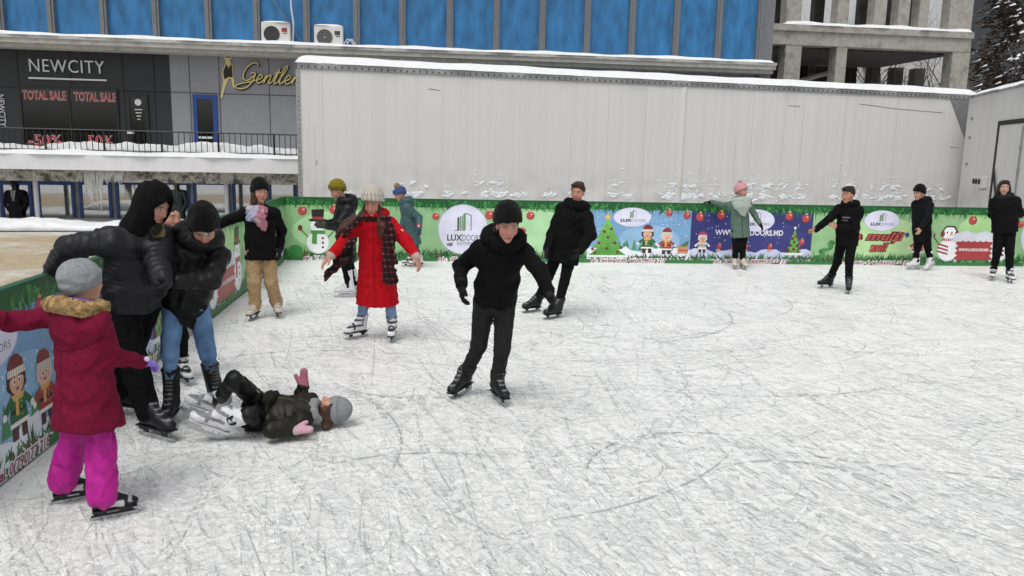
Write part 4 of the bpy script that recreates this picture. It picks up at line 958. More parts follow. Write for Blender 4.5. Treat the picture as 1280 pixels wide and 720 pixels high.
b=MB(); b.box(.4,TL-.4,.55,.75,.42,.615); b.box(.4,TL-.4,1.7,1.9,.42,.615); b.box(.35,.5,.05,2.4,.4,.615); b.box(TL-1.6,TL-1.45,.05,2.4,.4,.615); b.build('chassis',M_DK,tr)
for x in(1.6,2.95,4.3,TL-2.2):
    for y in(.25,2.2):
        w=MB(); w.disc((x,y,.47),(0,1,0),.5,.3,24); wo=w.build('wheel',M_DK,tr); r=MB(); r.disc((x,y-.16 if y<1 else y+.16,.47),(0,1,0),.28,.03,20); r.build('rim',M_RAIL,wo)
# second, angled trailer on the right
qA=G(1222,113.5,3.95); qB=G(1290,97.5,3.95); qA[2]=qB[2]=0; QU=nrm(qB-qA)
qA=qA-QU*.6; tr2=empty('box_trailer',tuple(qA),'white box trailer with a black-framed side door, at the right edge of the photo','trailer',rz=math.atan2(QU[1],QU[0]))
def qX(px,py): p=ONLINE(px,py,qA,QU)-qA; return float(np.dot(p,QU)),float(p[2])
b=MB(); b.box(0,9,0,2.4,.5,3.8); b.build('body',M_TR,tr2)
b=MB(); b.box(-.02,9.02,-.025,2.43,3.8,3.86)
for x in np.arange(.3,9,.45): b.box(x,x+.05,-.05,-.024,3.79,3.85)
b.build('top_rail',M_RAIL,tr2); snow_cap('roof_snow',-.05,9.05,-.06,2.45,3.85,.14,tr2,9,.3)
x0,z1=qX(1250,154); x1,_=qX(1312,154)
b=MB(); b.box(x0-.05,x0+.05,-.03,0,.55,z1+.05); b.box(x1-.05,x1+.05,-.03,0,.55,z1+.05); b.box(x0+.05,x1-.05,-.03,0,z1-.05,z1+.05); b.build('door_frame',M_DK,tr2)
d=MB(); d.box(x0+.06,x1-.06,-.015,0,.56,z1-.06); do=d.build('door',M_TR,tr2)
d=MB(); xm=(x0*.45+x1*.55); d.tube([(xm,-.04,.6),(xm,-.04,z1-.1)],.02,8); 
for z in(1.2,1.9,2.4): d.box(xm-.05,xm+.05,-.06,-.016,z,z+.08)
d.build('lock_bar',M_RAIL,do); d=MB(); d.tube([(x0+.1,-.05,1.95),(x0+.42,-.05,1.35)],.025,6); d.build('brace',M_DK,do)
lx,lz=qX(1228,226); b=MB(); b.box(lx-.34,lx+.4,-.13,0,lz-.18,lz+.12,None,0,.01); lb=b.build('socket_box',M_TR,tr2)
b=MB()
for x in(-.22,-.02,.2): b.disc((lx+x,-.135,lz-.02),(0,1,0),.07,.03,14)
b.build('socket',M_DK,lb); b=MB(); b.box(lx-.1,lx+.5,-.05,0,.55,lz-.22); b.build('vent_panel',M_TR,tr2)
for z in(2.0,2.7,3.2): b=MB(); b.box(.44,.5,-.05,0,z,z+.08); b.build('hinge',M_RAIL,tr2)

# ---------------------------------------------------------------- building with blue upper floors and shops
BA=np.array((-14.0,22.35,0.)); BRZ=math.radians(7.5); BU=np.array((math.cos(BRZ),math.sin(BRZ),0)); BN=np.array((-BU[1],BU[0],0))
def bX(px,py,n=0.):
    """pixel -> (along facade, height) on the facade plane moved back by n"""
    p=ONLINE(px,py,BA+BN*n,BU)-BA; return float(np.dot(p,BU)),float(p[2])
bl=empty('shop_building',tuple(BA),'building with blue panelled upper floors above a dark shop and a grey shop','building',rz=BRZ)
M_BLUE=mat('blue_panel','#2a6c9e',stretch=(1,1,.35),rough=.5,var=.42,vs=1.8,col2='#123352',mix=(.64,.74),bump=.2,bs=6,bd=.02); M_MULL=mat('mullion_steel','#75777a',rough=.5,metal=.2,var=.2,vs=7)
M_FASC=mat('fascia','#b3b2ad',rough=.7,var=.15,vs=3,col2='#77756f',mix=(.55,.8)); M_DARKC=mat('dark_cladding','#23262a',rough=.55,var=.1,vs=2); M_GREYC=mat('grey_cladding','#8b8d93',rough=.5,var=.06,vs=1.5); M_JOINT=mat('cladding_joint','#55575c',rough=.7); M_DJOINT=mat('dark_joint','#101214',rough=.7)
M_CONC=mat('concrete','#a29f98',rough=.9,var=.18,vs=2.2,col2='#6f6b64',mix=(.52,.75),bump=.5,bs=25,bd=.01); M_STAIN=mat('stained_concrete','#a9a59b',rough=.9,var=.3,vs=5,col2='#47433c',mix=(.45,.6),bump=.5,bs=20,bd=.01)
M_BFRAME=mat('blue_frame','#1b4488',rough=.4,var=.1,vs=5); M_PIPE=mat('white_pipe','#cfd2d8',rough=.5,var=.1,vs=5); M_IRON=mat('black_iron','#1b1c1f',rough=.5)
M_ROOM=mat('pale_room','#a3a8a9',rough=.9,var=.35,vs=1.1,col2='#a5a9a8',mix=(.5,.75))  # pale tone stands in for reflections in the lower panes
def m_glass(name,tint,a):
    m=bpy.data.materials.new(name); nt,N,L,P=nodes(m); N.remove(P); out=[n for n in N if n.type=='OUTPUT_MATERIAL'][0]
    t=N.new('ShaderNodeBsdfTransparent'); t.inputs[0].default_value=(*tint,1); g=N.new('ShaderNodeBsdfGlossy'); g.inputs['Roughness'].default_value=.03; fr=N.new('ShaderNodeFresnel'); fr.inputs[0].default_value=1.6
    mp=N.new('ShaderNodeMath'); mp.operation='MULTIPLY_ADD'; L.new(fr.outputs[0],mp.inputs[0]); mp.inputs[1].default_value=1.; mp.inputs[2].default_value=a; mx=N.new('ShaderNodeMixShader'); L.new(mp.outputs[0],mx.inputs[0]); L.new(t.outputs[0],mx.inputs[1]); L.new(g.outputs[0],mx.inputs[2]); L.new(mx.outputs[0],out.inputs[0]); return m
M_GLASS=m_glass('window_glass',(.9,.92,.91),.38); M_GLASSD=m_glass('shop_glass',(.3,.31,.32),.05)
# blue floors
xb0=-8.; xb1,_=bX(951,60); zb=bX(480,62)[1]; ztop=9.2
b=MB(); b.box(xb0,xb1,0,9,zb,ztop); b.build('upper_wall',M_BLUE,bl)
mx_=[bX(p,40)[0] for p in(4,67,132,197,262,322,384,446,503,562,620,677,733,789,844,897,948)]; st=mx_[2]-mx_[1]
mx_=[mx_[0]-st*i for i in range(5,0,-1)]+mx_
for x in mx_:
    b=MB(); b.box(x-.09,x+.09,-.13,0,zb,ztop); b.box(x-.025,x+.025,-.17,-.13,zb,ztop); b.build('mullion',M_MULL,bl)
b=MB(); b.box(xb1,xb1+.35,-.05,9,zb-.6,ztop); b.build('end_pier',M_MULL,bl)
b=MB(); b.box(xb0,xb1+.3,-.55,.3,zb-.10,zb-.02); b.box(xb0,xb1+.3,-.5,.3,zb-.22,zb-.10); b.box(xb0,xb1+.3,-.32,.3,zb-.32,zb-.22); b.build('ledge',M_FASC,bl)
snow_cap('ledge_snow',xb0,xb1+.25,-.57,-.03,zb-.025,.085,bl,12)
# shop floor
SH=.35; xd=bX(214,120,SH)[0]; z0=bX(100,196,SH)[1]; zs=zb-.32
b=MB(); b.box(xb0,xd,SH,9,z0-.3,zs+.3); b.build('dark_shop_front',M_DARKC,bl)
b=MB(); b.box(xd+.002,xb1+.3,SH-.01,9,z0-.3,zs+.3); b.build('grey_shop_front',M_GREYC,bl)
b=MB(); zj=bX(240,116,SH)[1]
for px in(238,275,337,372,410): x=bX(px,120,SH)[0]; b.box(x-.014,x+.014,SH-.016,SH-.01,z0,zs)
for x in np.arange(xd+6,xb1,1.45): b.box(x-.014,x+.014,SH-.016,SH-.01,z0,zs)
b.box(xd,xb1,SH-.018,SH-.01,zj-.014,zj+.014); b.build('cladding_joint',M_JOINT,bl)
b=MB()
for px in(22,88,153,192): x=bX(px,85,SH)[0]; b.box(x-.014,x+.014,SH-.008,SH,z0,zs)
b.box(xb0,xd,SH-.006,SH,zj-.012,zj+.012); b.build('dark_joint',M_DJOINT,bl)
def win(px0,px1,py0,py1,n,frm,glass,name='window',t=.05,room=None,split=(),stick=None):
    x0,z1=bX(px0,py0,n); x1,zz=bX(px1,py1,n)
    f=MB(); y0,y1=n-.06,n-.004
    f.box(x0,x0+t,y0,y1,zz,z1); f.box(x1-t,x1,y0,y1,zz,z1); f.box(x0+t,x1-t,y0,y1,z1-t,z1); f.box(x0+t,x1-t,y0,y1,zz,zz+t)
    for s in split: x=bX(s,(py0+py1)/2,n)[0]; f.box(x-t*.4,x+t*.4,y0+.004,y1,zz+t,z1-t)
    o=f.build(name,frm,bl)
    g=MB(); g.box(x0+t,x1-t,n-.03,n-.022,zz+t,z1-t); g.build('pane',glass,o)
    if room: g=MB(); g.box(x0+t,x1-t,n-.012,n-.006,zz+t,z1-t); g.build('dim_interior',room,o)
    return o,x0,x1,zz,z1
M_DARKROOM=mat('dark_room','#15171a',rough=.9,var=.7,vs=1.6,col2='#4b4d4d',mix=(.6,.72)); M_DFR=mat('dark_window_frame','#17191b',rough=.5)
w1,x0,x1,zw0,zw1=win(24,152,108,192,SH,M_DFR,M_GLASSD,split=(89,),room=M_DARKROOM)
def flat_text(s,x,z,y,size,col,parent,name,width=None,bold=.0,shear=0.,outline=None,ow=.01,depth=.012,rough=.5,space=1.):
    """cut-out letters with real thickness standing on a wall (local frame of the facade)"""
    cv=[];
    mats=[]; mb=MB()
    for cc,bb,y0,y1 in (((outline,bold+ow,y,y-depth*.5),) if outline else ())+((col,bold,y-(depth*.5 if outline else 0),y-depth),):
        V,F=text_geo(s,size,shear,bb,space); k=1
        if width: w=max(v[0] for v in V)-min(v[0] for v in V); k=width/w
        from collections import Counter
        ec=Counter()
        for f in F:
            for i in range(len(f)): ec[(f[i],f[(i+1)%len(f)])]+=1
        n=len(V); VV=[(x+u*k,y1,z+v) for u,v in V]+[(x+u*k,y0,z+v) for u,v in V]
        FF=[tuple(f) for f in F]+[tuple(i+n for i in f)[::-1] for f in F]+[(b_,a,a+n,b_+n) for (a,b_) in ec if (b_,a) not in ec]
        mb.add(VV,FF,len(mats)); mats.append(mat('lettering_'+cc.strip('#'),cc,rough=rough))
    return mb.build(name,mats,parent)
def bld_sign(name,label,px,py,s,hpx,wpx,col,n=SH,**kw):
    x,z=bX(px,py,n); xw=abs(bX(px+wpx/2,py,n)[0]-bX(px-wpx/2,py,n)[0]); hz=abs(bX(px,py-hpx/2,n)[1]-bX(px,py+hpx/2,n)[1])
    root=empty(name,tuple(BA+BU*x+BN*(n-.02)+np.array((0,0,z))),label,'sign',rz=BRZ)
    flat_text(s,0,0,0,hz*1.36,col,root,'lettering',width=xw,**kw); return root,hz,xw
r_,hz,xw=bld_sign('shop_sign','white NEWCITY letters with a bar beneath, above the dark shop window',84,84,'NEWCITY',17,93,'#d3d5d8',space=1.1,depth=.05,bold=-.004)
b=MB(); b.box(-xw/2-.03,xw/2+.06,-.05,0,-hz*.95,-hz*.83); b.build('bar',MATS['lettering_d3d5d8'],r_)
r_,_,_=bld_sign('shop_sign','small vertical NEWCITY lettering at the left edge of the dark shop',2.5,138,'NEWCITY',8,42,'#c2c4c7'); r_.rotation_euler=(0,math.radians(90),0); r_.rotation_mode='XYZ'
r_.rotation_euler=(Matrix.Rotation(BRZ,3,'Z')@Matrix.Rotation(math.radians(90),3,'Y')).to_euler()
for px,py,s,h,w in((56,120,'TOTAL SALE',11,55),(119.5,122,'TOTAL SALE',11,53),(57,176,'-50%',14,42),(123,177,'-50%',14,38)):
    x,z=bX(px,py,SH); xw=abs(bX(px+w/2,py,SH)[0]-bX(px-w/2,py,SH)[0]); hz=abs(bX(px,py-h/2,SH)[1]-bX(px,py+h/2,SH)[1])
    flat_text(s,x,z,SH-.033,hz*1.36,'#b01626',w1,'sale_sticker',width=xw,outline='#e3dcdc',ow=.007,bold=.001,depth=.006)
dd,x0,x1,zz,zt=win(158,189,117,193,SH,M_DFR,M_GLASSD,name='shop_door',t=.09,room=M_DARKROOM)
b=MB(); x,z=bX(173,128,SH); b.disc((x,SH-.036,z),(0,1,0),.09,.006,20); b.build('door_sticker',M_PIPE,dd); b=MB()
for i in range(4): zq=z-.2-.09*i; b.box(x-.1+.02*i,x+.1-.02*i,SH-.036,SH-.031,zq-.012,zq+.012)
b.build('door_sticker',M_PIPE,dd); b=MB(); x,z=bX(164,166,SH); b.box(x-.08,x+.1,SH-.12,SH-.06,z-.03,z+.03); b.build('handle',M_PIPE,dd)
dd,x0,x1,zz,zt=win(241,274,118,193,SH-.012,M_BFRAME,M_GLASSD,name='shop_door',t=.115,room=M_DARKROOM)
b=MB(); x,z=bX(257,172,SH); b.box(x0+.13,x1-.13,SH-.1,SH-.078,z-.03,z+.03); b.build('push_bar',M_PIPE,dd)
# gilt shop sign with a walking gentleman
gx,gz=bX(331,98,SH); gs=empty('shop_sign',tuple(BA+BU*gx+BN*(SH-.03)+np.array((0,0,gz))),'gilt script Gentlemen sign with a figure in a top hat, on the grey shop','sign',rz=BRZ)
sx=bX(299,98,SH)[0]-gx; wt=bX(372,98,SH)[0]-bX(299,98,SH)[0]
def cursive(word,sx,sy,x0,parent):
    G_={'G':([[(1.5,2.0),(1.25,2.35),(.7,2.25),(.25,1.5),(.3,.6),(.8,.25),(1.3,.7),(1.45,1.15)],[(.95,1.12),(1.45,1.15),(1.4,.2),(1.05,-.5),(.35,-.75),(-.25,-.45),(.3,-.1),(1.2,.12),(1.7,.35)]],1.7),'e':([[(0,.3),(.5,.55),(.58,.88),(.32,1.),(.12,.6),(.22,.1),(.5,.0),(.85,.3)]],.82),
      'n':([[(0,.3),(.2,.95),(.14,.0),(.24,.6),(.55,1.),(.7,.8),(.64,.12),(.8,.0),(1.05,.3)]],1.02),'t':([[(0,.3),(.36,1.8),(.22,.2),(.4,.0),(.65,.3)],[(.0,1.25),(.65,1.32)]],.62),'l':([[(0,.3),(.48,1.7),(.38,2.15),(.17,1.6),(.16,.2),(.36,.0),(.62,.3)]],.6),
      'm':([[(0,.3),(.2,.95),(.14,.0),(.24,.6),(.5,1.),(.6,.8),(.55,.0),(.64,.6),(.9,1.),(1.02,.8),(.96,.12),(1.1,.0),(1.38,.3)]],1.36)}
    g=MB(); r=MB(); x=x0
    for ch in word:
        for st in G_[ch][0]:
            P=[np.array(p,float) for p in st]; P=[P[0]]+P+[P[-1]]; out=[]
            for k in range(1,len(P)-2):
                for t in np.linspace(0,1,5)[:-1]: out.append(.5*((2*P[k])+(P[k+1]-P[k-1])*t+(2*P[k-1]-5*P[k]+4*P[k+1]-P[k+2])*t*t+(3*P[k]-P[k-1]-3*P[k+1]+P[k+2])*t**3))
            out.append(P[-1]); q=[(x+(a+.33*c)*sx,-.05,(c-.6)*sy) for a,c in out]
            g.tube(q,.02,6); r.tube([(a+.012,-.02,c-.012) for a,_,c in q],.034,6)
        x+=G_[ch][1]*sx
    g.build('lettering',M_GOLD,parent,True); r.build('lettering_rim',M_BLK,parent,True)
M_GOLD=mat('gilt','#e0cf8c',rough=.4); M_BLK=mat('sign_black','#141414',rough=.5)
cursive('Gentlemen',wt*1.36/8.6,.235,sx,gs)
fx=bX(285,92,SH)[0]-gx; 
def cut(name,pts,mtl,y,t=.02): 
    V=[(fx+x*.9,y,z*.9+.06) for x,z in pts]; n=len(V); mesh_obj(name,V+[(a,y+t,c) for a,b_,c in V],[tuple(range(n))]+[tuple(range(n,2*n))[::-1]]+[(i,n+i,n+(i+1)%n,(i+1)%n) for i in range(n)],mtl,gs)
M_GOLD=mat('gilt','#e0cf8c',rough=.4)
cut('figure_rim',[(-.16,.12),(-.05,.36),(-.08,.5),(-.11,.5),(-.09,.56),(-.06,.56),(-.06,.7),(.12,.7),(.13,.56),(.16,.53),(.08,.48),(.1,.36),(.16,.32),(.18,-.1),(.2,-.38),(.14,-.38),(.1,-.1),(.02,-.12),(-.1,-.4),(-.2,-.72),(-.25,-.7),(-.14,-.2),(-.17,.0)],M_GOLD,-.015)
M_BLK=mat('sign_black','#141414',rough=.5)
cut('figure_coat',[(-.13,.1),(-.03,.33),(.04,.2),(.1,.33),(.14,.28),(.15,-.08),(.03,-.06),(-.1,-.14),(-.13,.0)],M_BLK,-.03); cut('figure_hat',[(-.07,.53),(-.04,.55),(-.03,.67),(.09,.67),(.09,.55),(.12,.53)],M_BLK,-.03)
# walkway slab, snow on it, railing
FN_=-1.5; _,zw=bX(180,195,FN_); _,zl=bX(180,214,FN_); xe=10.2
b=MB(); b.box(xb0,xe,FN_,SH+.4,zl,zw); b.build('walkway_slab',mat('pale_slab','#d9dadb',rough=.8,var=.06,vs=2),bl)
zf=zl; b=MB(); b.box(xb0,xe,FN_+.4,SH+.6,zf-.32,zf-.002); b.build('stained_beam',M_STAIN,bl)
s_=snow_cap('walkway_snow',xb0,xe,FN_-.04,-.2,zw-.005,.12,bl,31)
snow_strip('walkway_snow',[(xb0+.2,FN_+.5,zw+.02),(-2,FN_+.5,zw+.02),(xe-.1,FN_+.5,zw+.02)],.75,.27,bl,17,step=.1)
ra=empty('railing',tuple(BA+BN*(FN_+.12)+np.array((0,0,zw))),'black iron railing along the snowy walkway of the shops','railing',rz=BRZ)
rh=abs(bX(180,164,FN_)[1]-zw); b=MB(); b.tube([(xb0,0,rh),(xe,0,rh)],.022,6); b.tube([(xb0,0,.12),(xe,0,.12)],.016,6); b.build('handrail',M_IRON,ra)
xg=np.arange(xb0,xe,.145); vis=[x for x in xg if -.6<x<9.9][:100]
for i,x in enumerate(vis): b=MB(); b.tube([(x,0,.0),(x,0,rh-.02)],.028 if i%10==4 else .010,6); b.build('post' if i%10==4 else 'baluster',M_IRON,ra)
# sunken lower shop windows
LWN=SH+.05; b=MB(); b.box(xb0,xe,LWN+.02,8,-.4,zf-.3); b.build('lower_wall',M_ROOM,bl)
edges=[-60,-2,44,97,143,193,240,289,334,372]
b=MB(); za=bX(180,226,LWN)[1]; b.box(xb0,xe,LWN-.08,LWN+.02,za+.0,zf-.322); b.build('blue_lintel',M_BFRAME,bl)
for a,c in zip(edges,edges[1:]):
    o,x0,x1,zz,z1=win(a+1.5,c-.5,227,281,LWN,M_BFRAME,M_GLASS,t=.085,room=None)
b=MB(); x0=bX(-60,278,LWN)[0]; b.box(x0,xe,LWN-.25,LWN+.02,-.4,bX(180,279,LWN)[1]); b.build('sill',M_CONC,bl)
for px in(45,283):
    b=MB(); x,_=bX(px,240,FN_+.9); b.tube([(x,FN_+.9,zf-.3),(x,FN_+.9,-.1)],.06,10); b.build('white_post',M_PIPE,bl)
# ice run-off frozen on the beam
ic=MB(); rg=np.random.default_rng(3)
for i in range(70):
    x=bX(108+rg.uniform(0,46),220,FN_+.35)[0]; L=rg.uniform(.1,.4) if i%4 else rg.uniform(.5,1.2); w=rg.uniform(.012,.045); x+=0 if i%4 else .5*(bX(122,220)[0]-x); ic.tube([(x,FN_+.36,zf-.02),(x+rg.normal()*.01,FN_+.35,zf-L*.6),(x,FN_+.35,zf-L)],[w,w*.8,.006],6)
ic.build('frozen_runoff',mat('cloudy_ice','#c3c5c2',rough=.35,var=.2,vs=9),bl,True)
# tailor's dummies standing behind the lower windows
def dummy(px,label,suit,shirt,head=None):
    x,_=bX(px,250,LWN-.012); z1=bX(px,230,LWN)[1]; o=BA+BU*x+BN*(LWN-.14); root=empty('mannequin',(o[0],o[1],z1-1.55),label,'mannequin',rz=BRZ)
    F=Field(.02); F.add(rc((0,0,.95),(0,0,1.25),.13,.13,[((1,0,0),1.25),((0,1,0),.62)]),.05); F.add(rc((0,0,.95),(0,0,.62),.12,.15,[((1,0,0),1.25),((0,1,0),.62)]),.05); F.add(rc((-.17,0,1.33),(.17,0,1.33),.055,.055),.06)
    for q in(-1,1): F.add(rc((q*.21,0,1.3),(q*.27,0,1.02),.05,.045),.03); F.add(rc((q*.27,0,1.02),(q*.16,-.03,.8),.045,.035),.02)
    def col(V):
        C=np.tile(lin(suit),(len(V),1)); v=(np.abs(V[:,0])<.16*(V[:,2]-.95))&(V[:,2]<1.42)&(V[:,1]<0); C[v]=lin(shirt); C[v&(np.abs(V[:,0])<.016)]=lin('#23252c'); return C
    field_obj('suit',F,M_CLOTH,root,col)
    F=Field(.014); F.add(rc((0,0,1.36),(0,0,1.46),.05,.045),.02); F.add(el((0,0,1.56),(.07,.085,.1)),.02); field_obj('head',F,M_SKIN,root,lin(head or '#2a2526'))
    if head: F=Field(.014); F.add(el((0,.015,1.6),(.074,.085,.075)),.02); field_obj('hair',F,M_HAIR,root,lin('#17130f'))
dummy(21,'dark mannequin in a suit jacket and white shirt behind the leftmost shop window','#26272b','#b7bcc0'); dummy(222,'mannequin in a grey green jacket behind the window, left of the woman in beige trousers','#4a5a58','#6a7a78','#7a6a60')
# air conditioners on the ledge
M_AC=mat('ac_casing','#d6d4d0',rough=.5,var=.06,vs=4); M_ACD=mat('ac_grille','#3b3d3f',rough=.6); M_LOGO=mat('ac_badge','#2c3f45',rough=.5); M_LOGO2=mat('ac_badge_red','#8a3b34',rough=.5)
def ac(px,py,label,badge,spiral):
    x,z=bX(px,py,-.32); zt=bX(px,py-15,-.32)[1]; zb_=bX(px,py+13,-.32)[1]; hw=abs(bX(px+18,py,-.32)[0]-x); h=zt-zb_
    o=BA+BU*x+BN*(-.22)+np.array((0,0,zb_)); root=empty('air_conditioner',tuple(o),label,'air conditioner','air conditioners on the ledge of the blue building',BRZ)
    b=MB(); b.box(-hw,hw,-.16,.16,0,h,None,0,.03); b.build('casing',M_AC,root)
    cx=-hw*.27; cz=h*.46; R=h*.36; b=MB(); b.disc((cx,-.165,cz),(0,1,0),R,.012,28); g=b.build('fan_grille',M_ACD,root); b=MB()
    for r in(.35,.55,.75,.95): 
        pts=[(cx+R*r*math.cos(t),-.175,cz+R*r*math.sin(t)) for t in np.linspace(0,2*math.pi,25)]; b.tube(pts,.006,5,cap=False)
    b.disc((cx,-.176,cz),(0,1,0),R*.16,.016,14); b.build('grille_ring',M_RAIL if spiral else M_ACD,g)
    b=MB(); b.box(hw*.42,hw*.8,-.166,-.16,h*.58,h*.76); b.box(hw*.5,hw*.8,-.166,-.16,h*.5,h*.54); b.build('badge',badge,root)
    b=MB(); 
    for q in(-.6,.6): b.box(hw*q-.05,hw*q+.05,-.2,.2,-.06,.0)
    b.build('bracket',M_RAIL,root); snow_cap('snow_cap',-hw,hw,-.17,.16,h-.01,.05,root,int(px)); return root
ac(345,43,'air conditioner with a red badge on the ledge, left of the other',M_LOGO2,False); ac(411,47,'air conditioner with a dark badge and coiled pipes beside it, right of the other',M_LOGO,True)
def wire(name,label,pts,r,mtl): 
    b=MB(); P=[]; 
    for px,py,n in pts: x,z=bX(px,py,n); P.append(BA+BU*x+BN*n+np.array((0,0,z)))
    b.tube(P,r,6); b.build(name,mtl,label=label,cat='cable')
wire('cable','white cable hanging down the blue facade beside the left air conditioner',[(362,-30,-.22),(364,10,-.22),(367,30,-.22),(366,52,-.25)],.022,M_PIPE)
wire('cable','thin dark cable slanting across the blue panels to the ledge',[(330,-14,-.2),(345,6,-.2),(362,30,-.2),(379,57,-.2)],.012,M_MULL)
wire('pipe','coiled white pipe between the right air conditioner and a mullion',[(430,55,-.3),(434,49,-.3),(439,50,-.3),(441,56,-.3),(436,58,-.35),(434,53,-.35),(440,49,-.3),(444,56,-.3),(444,62,-.4)],.018,M_PIPE)

M_CDARK=mat('shaded_concrete','#4b4844',rough=.9,var=.25,vs=2,col2='#2c2a28',mix=(.5,.7))  # darker copy of the concrete, shade of the inner bays in its colour
# ---------------------------------------------------------------- bare concrete frame on the right
CA=AT(958,60,30.); CA[2]=0; CRZ=math.radians(8); CU_=np.array((math.cos(CRZ),math.sin(CRZ),0)); CN_=np.array((-CU_[1],CU_[0],0))
def cX(px,py,n=0.): p=ONLINE(px,py,CA+CN_*n,CU_)-CA; return float(np.dot(p,CU_)),float(p[2])
cf=empty('concrete_frame',tuple(CA),'bare grey concrete building frame with open bays and snow on its beams','building',rz=CRZ)
x1=cX(1214,55)[0]; zA=cX(1090,43)[1]; zB=cX(1090,60)[1]; zu=zA+.12; DP=6.
b=MB(); b.box(-.3,x1,0,.5,zB,zA); b.build('beam',M_CONC,cf); b=MB(); b.box(-.3,x1+.03,-.08,DP,zA,zA+.22); b.build('floor_slab',M_CONC,cf)
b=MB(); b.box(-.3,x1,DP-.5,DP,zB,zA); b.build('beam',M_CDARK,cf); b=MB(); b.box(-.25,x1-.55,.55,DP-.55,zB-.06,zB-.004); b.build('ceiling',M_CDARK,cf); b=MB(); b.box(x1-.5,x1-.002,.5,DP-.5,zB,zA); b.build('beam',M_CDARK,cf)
for px0,px1 in((981,1001),(1045,1058),(1190,1212)):
    xa,xc=cX(px0,80)[0],cX(px1,80)[0]; b=MB(); b.box(xa,xc,.02,.55,-.1,zB); b.build('column',M_CONC,cf)
for px0,px1 in((1010,1020),(1090,1101),(1118,1130),(1145,1157),(1190,1200)):
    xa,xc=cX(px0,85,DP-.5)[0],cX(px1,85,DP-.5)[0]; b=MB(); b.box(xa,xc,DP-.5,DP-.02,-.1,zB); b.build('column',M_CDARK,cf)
for px0,px1 in((983,1002),(1047,1061),(1093,1108),(1123,1137),(1149,1161),(1187,1216)):
    xa,xc=cX(px0,20)[0],cX(px1,20)[0]; b=MB(); b.box(xa,xc,.02,.5,zA+.22,zA+4.2); b.build('column',M_CONC,cf)
for px0,px1 in((966,980),(1018,1030),(1075,1084),(1110,1118),(1139,1146)):
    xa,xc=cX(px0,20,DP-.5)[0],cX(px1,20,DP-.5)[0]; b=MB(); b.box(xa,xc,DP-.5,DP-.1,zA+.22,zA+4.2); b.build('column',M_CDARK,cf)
b=MB(); b.box(-.3,x1+.03,-.05,DP,zA+4.2,zA+4.6); b.build('roof_beam',M_CONC,cf)
for i,(xa,za,xc,zc) in enumerate(((.7,zB-1.6,4.6,zB-.5),(.6,zB-2.6,4.2,zB-1.3),(1.,zB-2.9,5.,zB-2.0))): b=MB(); b.tube([(xa,DP*.55,za),(xc,DP*.55,zc)],.1,6); b.build('brace',M_CONC,cf)
b=MB(); b.box(-.3,cX(1072,85,DP)[0],DP+.02,DP+.2,-.1,zB); b.build('back_wall',mat('shaded_wall','#2b2a29',rough=.9,var=.3,vs=2),cf)  # dark interior of the open bay: its shade is put into the wall colour
snow_cap('ledge_snow',.6,x1,-.1,.6,zA+.215,.12,cf,40)

# ---------------------------------------------------------------- trees and the dark house behind
M_BARK=mat('bark','#3b332d',rough=.95,var=.3,vs=8,bump=.6,bs=40,bd=.01); M_TWIG=mat('snowy_twigs','#5d564f',rough=.9,var=.3,vs=6,col2='#c9c9ca',mix=(.58,.66))
def bare_tree(loc,H,label,seed,n=5,lean=0.):
    rg=np.random.default_rng(seed); root=empty('bare_tree',tuple(loc),label,'tree','bare trees behind the concrete frame'); tk=MB(); cr=MB()
    def br(p,d,L,r,dep,mb_):
        k=4; pts=[p]; rs=[r]; q=p.copy(); dd=d.copy()
        for i in range(k): dd=nrm(dd+rg.normal(size=3)*.16+np.array((0,0,.05))); q=q+dd*L/k; pts.append(q); rs.append(r*(1-.12*(i+1)))
        mb_.tube(pts,rs,5 if dep>1 else 7,cap=False)
        if dep>=n: return
        for j in range(3 if dep<2 else rg.integers(2,4)):
            t=rg.uniform(.45,1.); i=min(int(t*k),k-1); a=nrm(np.cross(dd,rg.normal(size=3))); an=rg.uniform(.35,.9); br(pts[i+1],nrm(dd*math.cos(an)+a*math.sin(an)),L*rg.uniform(.6,.8),rs[i+1]*rg.uniform(.5,.7),dep+1,cr)
    br(np.zeros(3),nrm((lean,0,1.)),H*.36,H*.022,0,tk); tk.build('trunk',M_BARK,root,True); cr.build('crown',M_TWIG,root,True)
for i,(px,Y,H,ln) in enumerate(((1000,44,12,.1),(1075,41,11,-.1),(1120,43,13,.1),(1165,40,11,0.),(1205,38,12,.25),(1262,36,10,-.1),(1040,48,12,0.),(1100,50,13,.1),(1145,49,13,-.1),(1180,47,12,0.))):
    p=AT(px,150,Y); p[2]=-.1
    bare_tree(p,H,('bare snowy tree seen between the left columns of the concrete frame','bare snowy tree behind the middle of the concrete frame','tall bare tree behind the concrete frame, right of its middle','bare snowy tree filling the last open bay of the concrete frame','bare tree leaning out beside the right corner of the concrete frame','bare snow-lined tree in front of the dark house at the right edge','bare tree far behind the second column gap of the concrete frame','bare tree far behind the middle gap of the concrete frame','bare tree far behind the third last gap of the concrete frame','bare tree far behind the last gap of the concrete frame')[i],50+i,5,ln)
